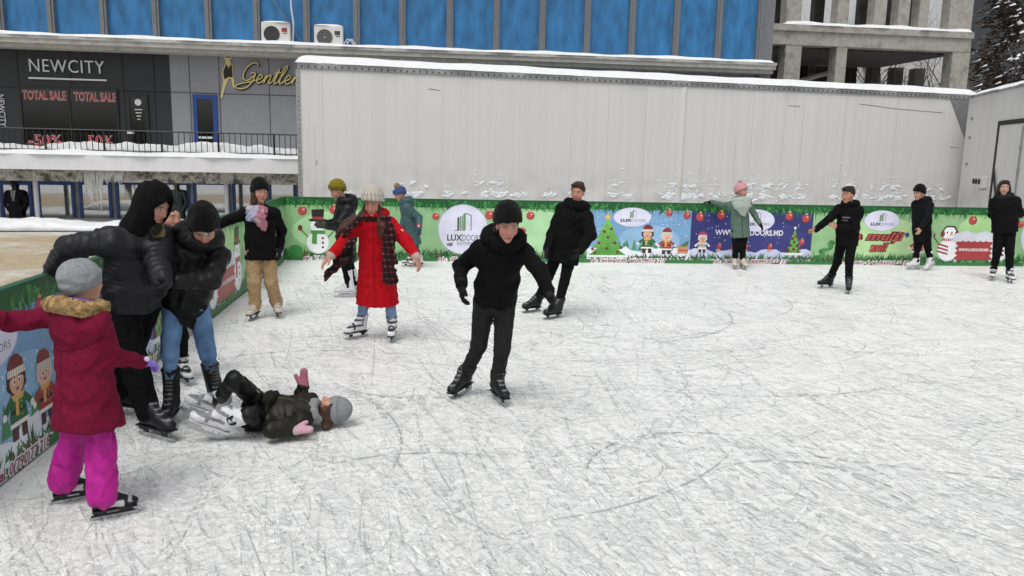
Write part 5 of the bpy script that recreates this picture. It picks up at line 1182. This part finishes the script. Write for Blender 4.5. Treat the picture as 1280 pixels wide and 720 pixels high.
def conifer(loc,H,R,label,seed):
    rg=np.random.default_rng(seed); root=empty('evergreen_tree',tuple(loc),label,'tree'); t=MB(); t.tube([(0,0,0),(0,0,H*.5),(0,0,H*.97)],[.2,.13,.02],8); t.build('trunk',M_BARK,root,True)
    V=[];F=[];fm=[]
    for i in range(13000):
        h=rg.uniform(.08,1)**.8; a=rg.uniform(0,6.283); lob=.75+.25*math.sin(a*5+h*23)+.2*math.sin(h*40); rr=R*(1-h)**.75*lob*rg.uniform(.25,1)**.5; c=np.array((math.cos(a)*rr,math.sin(a)*rr,h*H-rr*.25)); o=nrm((math.cos(a),math.sin(a),rg.uniform(-.5,.2))); sd=nrm(np.cross(o,rg.normal(size=3))); L=rg.uniform(.1,.26); w=rg.uniform(.03,.07)
        b=len(V); V+= [c-sd*w,c+o*L,c+sd*w]; F.append((b,b+1,b+2)); fm.append(0)
    for i in range(900):
        h=rg.uniform(.1,1)**.8; a=rg.uniform(0,6.283); rr=R*(1-h)**.75*(.75+.25*math.sin(a*5+h*23)+.2*math.sin(h*40))*rg.uniform(.85,1.05); c=np.array((math.cos(a)*rr,math.sin(a)*rr,h*H-rr*.22)); o=np.array((math.cos(a),math.sin(a),-.3)); s2=np.array((-math.sin(a),math.cos(a),0)); L=rg.uniform(.1,.3);w=rg.uniform(.05,.12)
        b=len(V); V+=[c-s2*w,c-o*L*.4+np.array((0,0,.05)),c+s2*w,c+o*L]; F.append((b,b+1,b+2,b+3)); fm.append(1)
    mesh_obj('crown',V,F,[mat('evergreen','#2f2a20',rough=.9,var=.4,vs=3,col2='#4a3428',mix=(.45,.6)),M_SNOW],root,fm=fm)
p=AT(1275,150,31.5); p[2]=0; conifer(p,12.5,3.7,'dark evergreen tree with patches of snow at the right edge, above the angled trailer',3)
dh=empty('grey_house',tuple(AT(1262,150,52)*np.array((1,1,0))),'dark grey building behind the trees at the right edge','building',rz=math.radians(-8))
b=MB(); b.box(-.5,26,0,10,-.2,15); b.build('wall',mat('dark_grey_wall','#45464a',rough=.9,var=.15,vs=1),dh); b=MB()
for x in(1,5,9,13,17):
    for z in(4,7.2,10.4): b.box(x,x+1.4,-.05,0,z,z+1.6)
b.build('window',M_DARKROOM,dh)['kind']='stuff'; b=MB(); b.box(-.8,26.3,-.3,10.3,15,15.4); b.build('roof',M_CONC,dh)
# ---------------------------------------------------------------- the skaters
BLK='#0e0e10'; BLK2='#0d0d0f'; BLK3='#1b1b1f'
def boardtop(px,py): return ONLINE(px,py,Lp0,LU)

# 1 child in maroon, seen from behind
p=Person('child seen from behind in maroon coat, pink trousers and grey hat beside the left board',1.40,G(110,632),152,(106,472),(99,386),(103,354,.03,148,0),((139,446,1),(176,452,1)),((14,402,-1),(-28,395,-1)),(142,638,0,120),(92,618,0,122),(126,548,.03),(93,543,.03),child=True,res=.011,fres=.005,hs=.98,sw=.37,handR=dict(curl=.5,palm=np.array((0,0,-1.)),size=1.05),handL=dict(curl=.3))
p.body(brow='#5a4030')
def c1(F):
    F.add(el(p.tp(0,-.125,-.10),np.array((.155,.05,.14))*p.sc,p.tframe()),.03)
def coat1(s,V):
    C=np.tile(lin('#6d1230'),(len(V),1))*(1+.12*np.clip(fbm(V,14,1),-1,1))[:,None]; q=(V-s.J['neck'])/s.sc; l,u,f=q@s.lat,q@s.up,q@s.fwd
    C[(f<0)&(np.abs(u+.27-1.6*l*l)<.006)]*=.45; C[(f<0)&(np.abs(l)<.005)&(u<-.27)]*=.6; C[(np.abs(u+.62)<.005)]*=.6; return C
p.jacket(coat1,hem=.34,girth=1.2,arm=1.12,flare=.055,quilt=None,wr=(.007,26),extra=c1,sh=1.08,tq=None,m=M_CLOTH)
F=Field(.01); 
for i in range(26):
    t=2*math.pi*i/26; 
    if math.cos(t)>.55: continue
    q=p.tp(.185*math.sin(t),-.0+.15*math.cos(t)*1.,.035+.02*math.cos(t*2)); F.add(el(q,np.array((1,1,1.))*.043),.02)
F.wrinkle(.010,95,2,(1,1,1)); field_obj('fur_trim',F,M_FUR,p.root,lambda V:np.asarray(lin('#a98a5c'))*(1+.55*np.clip(fbm(V,90,1),-1,1))[:,None])
p.scarf('#8a6fc0',loop=.92,r=.028,up=.035)
p.trousers('#b01888',w=1.2,shin=1.3,flare=.014,wr=(.012,34),m=M_PUFF,bot=-.005)
p.skates('#121214','#0c0c0e','hockey',size=.97,shaft=.3)
p.beanie('#8d9194',cuff='#84888b',line=-.012,tall=.0,puff=1.06,tilt=.35)
for q in 'RL': p.hands(q,'#8f78d2',.004,cuff='#a38fdc')
F=Field(.006); F.add(el(p.J['wrR']+np.array((.05,-.03,.025)),(.016,.012,.016)),.005); field_obj('glove_patch',F,M_KNIT,p.root,lin('#d8d2e8'))

# 2 tall man in black puffer with hood, one hand on the board
hb=boardtop(67,347); hb[2]=BH+.05
p=Person('tall man in a hooded black puffer jacket, one arm stretched back to the left board',1.84,G(180,532),52,(163,386),(170,289,-.12),(192,258,-.13,72,22),((86,309,1),hb),((197,325,-1),(203,352,-1)),(195,541,0,62),(160,513,0,75),(170,462,0),(160,455,.0),res=.012,handR=dict(dir=np.array((-.75,-.05,-.65)),palm=np.array((-.5,0,-.85)),curl=.6),handL=dict(curl=.7))
p.body(brow='#2a1d16',blush=.2)
p.jacket(BLK3,hem=-.03,girth=1.2,arm=1.22,quilt=(5,.016),tq=(8,.012),wr=(.009,24),sh=1.1)
p.trousers(BLK2,w=1.3,shin=1.15,wr=(.008,30)); p.skates('#17171a','#101013','dark',size=1.1)
p.hood_up(BLK2,r=1.06,open=.95,tall=.01,m=M_CLOTH); p.hands('R','#2b2c2f',.005); p.hands('L','#19191b',.005)
def camo(s,V):
    n=fbm(V,45,4); C=np.tile(lin('#4b4a36'),(len(V),1)); C[n>.25]=lin('#8a7b5c'); C[n<-.3]=lin('#23251f'); C[(n>.0)&(n<.12)]=lin('#7a4a3e'); return C
F=Field(.011); F.add(el(p.hp(.0,.07,-.135),np.array((.06,.04,.05)),p.hframe()),.02); F.add(el(p.hp(.03,.075,-.18),np.array((.06,.035,.04)),p.hframe()),.03); F.wrinkle(.008,60,3); field_obj('scarf',F,M_KNIT,p.root,lambda V:camo(p,V))

# 4 mostly hidden skater between them (behind)
q4=Person('person in white skates half hidden between the tall hooded man and the youth in jeans',1.62,G(225,472),50,(222,372),(214,298),(212,272,-.03,60,5),((212,330,1),(214,362,1)),((228,330,1),(226,362,1)),(231,473,0,40),(222,469,0,50),(228,425),(221,425),res=.016,fres=.007)
q4.body(); q4.jacket('#1f1f22',hem=.2); q4.trousers(BLK2); q4.skates('#d7d7d9','#1d1d20','rec'); q4.hair('#1d1613',strands=[[(q4.hp(.06,-.05,.0),.04),(q4.hp(.07,-.05,-.14),.035)],[(q4.hp(-.06,-.05,.0),.04),(q4.hp(-.07,-.05,-.14),.035)]])
for k in 'RL': q4.hands(k,'#1a1a1c')

# 3 youth in blue jeans bending over
p=Person('youth in black hooded jacket and blue jeans bending over beside the tall hooded man',1.72,G(240,515),12,(229,386),(246,303,-.22),(255,284,-.34,18,48),((209,345,-1),(202,353,-1)),((264,351,-1),(221,352,-1)),(213,524,0,8),(270,508,0,25),(212,437,-.06),(258,434,-.06),res=.012,handL=dict(curl=.8,dir=np.array((-1,-.2,0.)),palm=np.array((0,.6,-.6))),handR=dict(curl=.6))
p.body(brow='#2c1f18')
def e3(F): F.add(rc(p.tp(.10,.0,-.62),p.tp(.13,.05,-.70),.08,.05),.05)
p.jacket(BLK2,hem=.03,girth=1.12,arm=1.1,quilt=(4,.008),wr=(.010,24),tq=(6,.007),hemtilt=(-.35,0))
p.trousers('#6d8fb5',w=1.0,shin=.9,bot=-.21,m=M_DENIM,wr=(.009,40),colf=lambda s,V:np.asarray(lin('#5f82ab'))*(1+.28*np.clip(fbm(V,18,3),-1,1)+.22*np.exp(-((V[:,2]-.55)/.22)**2))[:,None])
p.skates('#151517','#101012','dark',shaft=1.45,size=1.08)
p.hood_down(BLK2,1.25); p.hair('#17110e',vol=1.); p.beanie(BLK2,line=.035,tilt=.5,tall=.045,puff=1.16)
F=Field(.005); F.add(el(p.hp(.02,.128,.085),(.014,.009,.014)),.003); field_obj('hat_badge',F,M_KNIT,p.root,lin('#8a8c90'))
sm=(p.J['shL']+p.J['elL'])/2+np.array((.03,-.062,.0)); F=Field(.005); F.add(tor(sm,np.array(((1,0,0),(0,.2,.98),(0,-.98,.2))),.024,.005),.003); F.add(rc(sm+np.array((-.012,-.003,0)),sm+np.array((.012,-.003,0)),.005,.005),.003); field_obj('sleeve_badge',F,M_KNIT,p.root,lin('#b9babd'))
p.hands('L','#1a1a1c',.004,cuff='#a9aaa8'); p.hands('R','#1a1a1c',.004)

# 5 girl lying on the ice
pel=G(330,516,.13); nk=G(391,515,.14)
p=Person('girl in olive jacket and grey hat lying on her back on the ice',1.45,(G(335,528)[0],G(335,528)[1]),np.array((0,-.25,1.)),pel,nk,(G(412,512,.13),np.array((-.25,.28,.9)),np.array((1.,.05,.15))),(G(372,503,.10),(379,484,-1)),(G(341,538,.10),G(366,537,.09)),(250,522,.06,-72,-28,-8),(258,543,.06,-64,-28,-14),G(293,474,.46),G(312,518,.22),child=True,res=.0115,fres=.005,hs=.95,sw=.36,handR=dict(dir=np.array((.05,.1,1.)),palm=np.array((0,-1,0.)),flip=-1,size=.68,curl=.9,spread=.6,msize=1.15),handL=dict(dir=np.array((1,-.05,.05)),palm=np.array((0,.5,-.7)),size=.68,curl=.9,spread=.6,msize=1.15))
p.body(brow='#5a3a28',blush=.4)
p.jacket('#191810',hem=.16,girth=1.12,arm=1.15,wr=(.010,26),collar=.05,zipc='#4a4736')
def leg5(s,V):
    C=np.tile(lin(BLK2),(len(V),1)); k,a=s.J['knL'],s.J['anL']; d=nrm(a-k); t=(V-k)@d; r=V-k-t[:,None]*d; side=nrm(np.cross(d,(0,0,1.))); L=np.linalg.norm(a-k)
    m=(t>.03)&(t<L*.85)&(np.abs(r@np.cross(d,side))<.014)&(r[:,1]<0)&((t*100)%4<2.9); C[m]=lin('#c9c9cc')
    h=s.J['hipR']; k=s.J['knR']; d=nrm(k-h); t=(V-h)@d; r=V-h-t[:,None]*d; m=(t>.1)&(t<.26)&(np.abs(r[:,0]*.3+r[:,1])<.02)&(r[:,2]>0.02); C[m]=lin('#b5b5b8'); return C
p.trousers(BLK2,w=1.08,bot=-.09,wr=(.010,30),colf=leg5,m=M_PUFF)
p.skates('#dfe0e4','#85868c','rec',size=1.22,sole='#d5d5da',shaft=.8)
p.scarf('#8b8d8f',loop=1.05,r=.036,up=.03)
p.beanie('#9a9da1',rib=26,line=.03,tall=.025,tilt=.2)
st=[]
for i in range(7):
    a=i/6; st.append([(p.hp(.065-.01*i,.02-.02*i,.05-.03*a),.022),(p.hp(.085,.0-.02*i,-.02-.02*a),.026),(p.hp(.085-.01*i,-.035-.012*i,-.09+.01*i),.024)])
F=Field(.008)
for s_ in st:
    for a,b in zip(s_,s_[1:]): F.add(rc(a[0],b[0],a[1],b[1]),.012)
F.wrinkle(.009,75,5); field_obj('hair',F,M_HAIR,p.root,lambda V:np.asarray(lin('#4a2d1f'))*(1+.8*np.clip(fbm(V,60,2),-1,1))[:,None])
p.hands('R','#a8687c',.006,mitten=True); p.hands('L','#c9a0ae',.006,cuff='#b5b0ae',mitten=True)
F=Field(.010); c_=p.J['pel']+np.array((.06,-.02,.13)); F.add(rbox(c_,(.05,.08,.035),.02),.02); F.add(rc(c_+np.array((0,.08,0)),c_+np.array((0,.12,-.08)),.02,.02),.02); F.add(rc(c_-np.array((0,.08,0)),c_-np.array((0,.1,.1)),.02,.02),.02); F.wrinkle(.006,60,3); field_obj('waist_pouch',F,M_CLOTH,p.root,lin('#222120'))

# 6 woman in beige trousers
p=Person('woman in black jacket, pink and blue scarf and beige trousers by the left boards',1.70,G(331,394),8,(326,321),(325,262),(325,241,-.02,38,4),((283,276,1),(262,287,1)),((352,288,1),(350,311,-1)),(317,395,0,-5),(347,392,0,22),(318,357),(340,357),res=.014,fres=.006,handL=dict(curl=.3))
p.body(brow='#4a3428',blush=.4)
p.jacket(BLK2,hem=.03,girth=1.12,arm=1.05,wr=(.006,28),m=M_CLOTH,flare=.01)
p.trousers('#a98e6c',hipw=.9,w=1.2,shin=1.15,wr=(.008,36),cuffgather=True)
p.skates('#c9c0b4','#5a534c','fig',sole='#3a332e')
p.beanie(BLK2,line=.03,tall=.03,puff=1.16)
st=[]
for g,f in((-1,0.),(-1,-.04),(-.6,-.08),(.7,-.08)): st.append([(p.hp(.075*g,.01+f,-.0),.026),(p.hp(.08*g,.02+f,-.11),.028),(p.tp(.07*g,.07+f,-.10),.02)])
p.hair('#3b2418',cap=False,strands=st)
def sc6(s,V):
    q=V-s.J['neck']; l=q@s.lat; n=fbm(V,30,2); C=np.tile(lin('#a8707f'),(len(V),1)); C[l<-.03]=lin('#7f93a8'); C[(l<.01)&(n>.2)]=lin('#a9a3b8'); C[n<-.5]=lin('#c2a6ae'); return C
p.scarf(sc6,loop=1.05,up=-.025,r=.03,tails=[([p.tp(.0,.11,.0),p.tp(-.0,.15,-.10),p.tp(.03,.155,-.26)],[.04,.036,.012],p.lat),([p.tp(-.06,.10,.0),p.tp(-.075,.135,-.14)],[.035,.02],p.lat)])
F=Field(.012); F.add(el(p.tp(-.06,-.06,.04),np.array((.08,.06,.05)),p.tframe()),.02); field_obj('hood_lining',F,M_FUR,p.root,lin('#a3a19c'))
for k in 'RL': p.hands(k,'#17171a',.004)

# 7 olive beanie
p=Person('person in olive beanie and black coat stooping behind the woman in the red coat',1.68,G(434,366),-62,(437,309),(436,259,-.1),(422,239,-.16,-58,22),((421,279,-1),(404,279,-1)),((424,283,-1),(407,282,-1)),(440,364,0,-70),(432,368,0,-82),(438,338),(433,340),res=.015,fres=.007,handL=dict(curl=.2))
p.body(brow='#4a3a28',blush=.4); p.jacket(BLK2,hem=.2,girth=1.15,arm=1.15,wr=(.007,28)); p.hood_down(BLK2,1.15); p.trousers(BLK2,w=1.15); p.skates('#dcdcde','#8a8a8c','fig',shaft=1.5,sole='#cfcfd2')
p.hair('#4a3526',vol=.97); p.beanie('#7d7220',cuff='#6b6119',line=.03,tall=.02,puff=1.12); 
for k in 'RL': p.hands(k,'#4a4a3c',.004)

# 8 teal coat
p=Person('woman in long teal coat and blue hat with tan pompom by the far boards',1.56,G(516,331),-75,(517,292),(509,257,-.06),(500,243,-.1,-72,30),((505,272,1),(502,284,-1)),((524,272,-1),(524,285,-1)),(512,330,0,-70),(521,331,0,-60),(514,313),(521,313),res=.016,fres=.008)
p.body(); p.jacket('#3d5a5e',hem=.22,girth=1.12,arm=1.1,wr=(.007,26),quilt=(3,.006)); p.hood_down('#3d5a5e',1.1); p.trousers('#4c4f55',w=.95); p.skates('#d5d5d8','#25252a','rec')
p.hair('#3a2a20',vol=1.); p.beanie('#3d4f78',line=.02,puff=1.12,pom='#9a7f63',pomr=.055)
for k in 'RL': p.hands(k,'#31464a',.004)
m_=p.J['wrL']-nrm(p.J['wrL']-p.J['elL'])*.05+np.array((0,-.055,0)); F=Field(.008); F.add(el(m_,(.04,.012,.045)),.005); field_obj('sleeve_badge',F,M_KNIT,p.root,lambda V:np.where((np.linalg.norm(V-m_,axis=1)<.024)[:,None],np.array(lin('#d8c8d0')),np.array(lin('#b0304f'))))

# 9 red coat
p=Person('young woman in long red coat, cream knit hat and dark plaid scarf, arms spread',1.70,G(468,421),-4,(470,330),(468,272,-.06),(466,256,-.12,-6,14),((430,302,-1),(413,320,-1)),((508,302,-1),(520,321,-1)),(446,418,0,-42),(490,421,0,4),(455,378,.03),(488,380,.0),res=.013,fres=.0058,bare=('R','L'),handR=dict(curl=.25,palm=np.array((.3,.3,-.9)),dir=np.array((-.55,-.1,-.6))),handL=dict(curl=.35,palm=np.array((-.5,.3,-.6)),dir=np.array((.35,-.1,-.9))),skin='#c48f7c')
p.body(lips='#a8434a',brow='#3c2418',blush=.5)
def red(s,V):
    C=np.tile(lin('#b20f1c'),(len(V),1)); q=V-s.J['neck']; l,u,f=q@s.lat,q@s.up,q@s.fwd; C[(np.abs(l-.01)<.006)&(f>0)&(u<-.05)]=lin('#7d0c14')
    for k in 'RL':
        e,w=s.J['el'+k],s.J['wr'+k]; t=(V-w)@nrm(w-e); C[(t>-.012)&(np.linalg.norm(V-w,axis=1)<.09)]=lin('#b8a39a')
    return C
p.jacket(red,hem=.46,girth=1.1,arm=1.1,wr=(.007,26),quilt=(4,.006),tq=(7,.004),flare=.048,collar=.06,m=M_CLOTH)
p.hood_down('#b8101c',1.1,m=M_CLOTH)
p.trousers('#7a97b8',m=M_DENIM,w=1.05,wr=(.007,40),bot=-.02,colf=lambda s,V:np.asarray(lin('#7590b2'))*(1+.25*np.clip(fbm(V,18,3),-1,1))[:,None])
p.skates('#e2e2e4','#33333a','rec')
p.beanie('#d2c9bb',rib=18,line=.05,tall=.045,puff=1.34,tilt=.35)
def plaid(s,V):
    C=np.tile(lin('#241416'),(len(V),1)); a=np.sin(V[:,2]*95)>.75; b=np.sin((V[:,0]+.15*V[:,2])*110)>.75; C[a]=lin('#4a1820'); C[b]=lin('#3d181d'); C[a&b]=lin('#6a6058'); C[(np.sin(V[:,2]*210)>.9)]*=.7; return C
p.scarf(plaid,loop=1.15,r=.032,tails=[([p.px(452,272,-.24),p.px(441,300,-.26),p.px(431,325,-.28),p.px(419,349,-.3)],[.022,.026,.03,.034],np.array((.9,0,.3))),([p.px(482,272,-.22),p.px(484,300,-.26),p.px(486,328,-.25),p.px(487,353,-.24)],[.022,.025,.028,.03],np.array((1,0,0.)))],wr=(.008,45))
st=[]
for i in range(5): st.append([(p.hp(-.055-.006*i,.035-.02*i,.0),.02),(p.hp(-.085-.01*i,.03-.01*i,-.10),.026),(p.px(448-3*i,274+2*i,-.16),.024),(p.px(436-3*i,274+4*i,-.12),.02),(p.px(427-2*i,277+5*i,-.1),.009)])
for i in range(4): st.append([(p.hp(.055,.035-.02*i,.0),.02),(p.hp(.075+.005*i,.035-.01*i,-.11),.026),(p.px(474+2*i,282,-.26),.022),(p.px(472+2*i,296,-.26),.008)])
p.hair('#4a281c',cap=False,strands=st)
eb=(p.J['shL']+p.J['elL'])/2+np.array((.045,-.05,.02)); F=Field(.006); F.add(el(eb,(.026,.012,.026)),.003); field_obj('sleeve_badge',F,M_KNIT,p.root,lambda V:np.where((np.linalg.norm(V-eb,axis=1)<.014)[:,None],np.array(lin('#1d1d20')),np.array(lin('#c9c2c0'))))

# 10 youth in black, centre
p=Person('youth in black hooded jacket and black hat skating towards the camera in mid rink',1.76,G(604,500),8,(618,379),(629,304,-.24),(634,282,-.36,14,22),((575,334,1),(577,356,-1)),((675,338,-1),(687,368,-1)),(577,488,0,-32,8),(624,497,0,22,0),(599,430,-.03),(628,432,-.07),res=.012,fres=.005,handR=dict(curl=.5,dir=np.array((.05,-.15,-1.))),handL=dict(curl=.5),skin='#c49080')
p.body(brow='#3a281e',blush=.5)
p.jacket(BLK2,hem=-.03,girth=1.06,arm=.98,wr=(.009,24),m=M_CLOTH)
p.trousers('#0b0b0d',w=1.02,m=M_DENIM,wr=(.010,38)); p.skates('#161618','#0f0f11','dark')
p.hood_down(BLK2,1.22,m=M_CLOTH); p.hair('#14100e',vol=1.,strands=[[(p.hp(.066*g,-.025,.03),.026),(p.hp(.068*g,-.035,-.05),.028),(p.hp(.06*g,-.05,-.12),.04)] for g in(-1,1)]); p.beanie(BLK2,line=.045,tilt=.4,tall=.035,puff=1.2)
for k in 'RL': p.hands(k,'#161618',.005)

# 11 young man leaning into a turn
p=Person('bareheaded young man in black parka leaning into a turn before the Christmas tree board',1.76,G(678,391),-22,(704,322),(719,262,-.05),(722,241,-.07,-18,6,-4),((690,292,-1),(684,311,-1)),((739,294,-1),(725,313,-1)),(664,386,0,-52,0,-14),(690,394,0,-48,0,-14),(682,354,.0),(704,358,.0),res=.014,fres=.006,skin='#b3826c',handR=dict(curl=.5),handL=dict(curl=.5))
p.body(brow='#2a1c14',blush=.3); p.jacket(BLK2,hem=.05,girth=1.18,arm=1.12,wr=(.009,24),m=M_CLOTH,flare=.01); p.hood_down(BLK2,1.2,m=M_CLOTH)
p.trousers(BLK2,w=1.05); p.skates('#161618','#0f0f11','dark'); p.hair('#3a2619',line=.07,vol=1.03,tufts=22)
for k in 'RL': p.hands(k,'#161618',.004)

# 12 pink hat
hb=ONLINE(889,257,Lp1,FU); hb[2]=BH+.05
p=Person('woman in sage green coat, grey shawl and pink hat, one arm on the far board',1.60,G(923,333.2),2,(925,286),(924,252),(927,240,-.02,42,-4),((906,257,1),hb),((943,268,1),(950,280,-1)),(918,333,0,-12),(929,333.6,0,8),(920,311),(928,311),res=.016,fres=.007,handR=dict(palm=np.array((0,0,-1.)),dir=np.array((-1,0,-.05)),curl=.15))
p.body(blush=.4); p.jacket('#566d60',hem=.17,girth=1.1,arm=1.05,wr=(.006,26),quilt=(4,.006),tq=(7,.006),zipc='#2c352f',flare=.02); p.hood_down('#566d60',1.)
p.trousers(BLK2,w=1.15,bot=-.05); p.skates('#cfc8b8','#a59a86','fig',shaft=1.6,sole='#8a7f70')
p.hair('#3a2a22',vol=.97); p.beanie('#c48f97',line=.03,tall=.02,puff=1.22,pom='#c48f97',pomr=.04)
p.scarf('#a3aea5',loop=1.2,r=.05,tails=[([p.tp(0,.13,.02),p.tp(0,.175,-.1),p.tp(0.01,.18,-.30)],[.075,.06,.012],p.lat)])
for k in 'RL': p.hands(k,'#19191b',.004)

# 13 skater facing left
p=Person('bareheaded youth in black hoodie, bare hand out, skating before the La multi ani board',1.68,G(1048,361),-48,(1059,301),(1062,259,-.06),(1060,244,-.1,-62,8),((1036,274,-1),(1020,287,-1)),((1067,286,1),(1046,284,-1)),(1032,357,0,-72,0),(1060,363,0,-22,0),(1046,330),(1061,332),res=.015,fres=.0065,bare=('R','L'),handR=dict(curl=.3,dir=np.array((-1,-.2,-.25))),handL=dict(curl=.5,dir=np.array((-.8,-.3,.35))),skin='#b88570')
p.body(brow='#2a1c16',blush=.4); 
def hood13(s,V):
    C=np.tile(lin(BLK2),(len(V),1)); q=V-s.J['neck']; l,u,f=q@s.lat,q@s.up,q@s.fwd; C[(f>.05)&(np.abs(u+.16)<.008)&(np.abs(l-.02)<.06)]=lin('#8d8d90'); C[(f>.05)&(np.abs(u+.20)<.006)&(np.abs(l+.0)<.05)]=lin('#6d6d70'); return C
p.jacket(hood13,hem=.06,girth=1.12,arm=1.08,wr=(.008,26),m=M_CLOTH); p.hood_down(BLK2,1.05,m=M_CLOTH)
p.trousers(BLK2,w=1.05); p.skates('#1a1a1c','#0f0f11','dark'); p.hair('#22150f',line=.075,vol=1.04,tufts=26)

# 14 walking left
p=Person('person in black beanie, black puffer jacket and white skates moving left along the far boards',1.64,G(1152,334),-68,(1154,292),(1154,254,-.03),(1149,242,-.06,-75,10),((1144,272,1),(1143,287,-1)),((1160,272,-1),(1151,285,-1)),(1141,334,0,-80),(1163,333,.03,-62,28),(1147,311),(1160,311),res=.016,fres=.007,bare=('L',),handL=dict(curl=.4,dir=np.array((-.4,-.2,-.8))))
p.body(brow='#2a1c16',blush=.4); p.jacket('#141517',m=M_CLOTH,hem=.17,girth=1.15,arm=1.1,quilt=(4,.008),tq=(7,.008)); p.hood_down('#141517',1.1,m=M_CLOTH); p.trousers(BLK2,w=1.15); p.skates('#d9d9db','#77777a','fig',shaft=1.2,sole='#b9b9bc'); p.hair('#2a1d16',vol=.97); p.beanie(BLK2,line=.03,tall=.03,tilt=.6,puff=1.15); p.hands('R','#19191b',.004)

# 15 woman at the right edge
p=Person('dark haired woman in bulky black jacket and white skates standing with her hands clasped',1.75,G(1251,348.5),-8,(1256,290),(1256,250),(1255,235,-.03,-22,2),((1241,268,1),(1252,268,-1)),((1274,267,1),(1261,268,-1)),(1240,347,0,-32),(1262,350,0,-14),(1246,318),(1262,319),res=.015,fres=.0065,bare=('R','L'),handR=dict(curl=.9,palm=np.array((0,1,0.)),dir=np.array((1,-.2,0.1)),size=1.),handL=dict(curl=.9,palm=np.array((0,1,0.)),dir=np.array((-1,-.15,0.1)),size=1.))
p.body(lips='#a0464a',brow='#1f1512',blush=.15); p.jacket(BLK2,hem=.0,girth=1.26,arm=1.22,quilt=(4,.008),tq=(6,.008),wr=(.009,22),sh=1.15,m=M_CLOTH); p.hood_down(BLK2,1.1); p.trousers(BLK2,w=1.12); p.skates('#e0e0e2','#232327','rec')
st=[]
for g in(-1,1):
    for i in range(4): st.append([(p.hp(.07*g,.03-.03*i,.03),.026),(p.hp(.082*g,.02-.03*i,-.05),.027),(p.hp(.08*g,-.01-.025*i,-.14),.02)])
p.hair('#1c1412',line=.07,strands=st,vol=1.04,tufts=14)
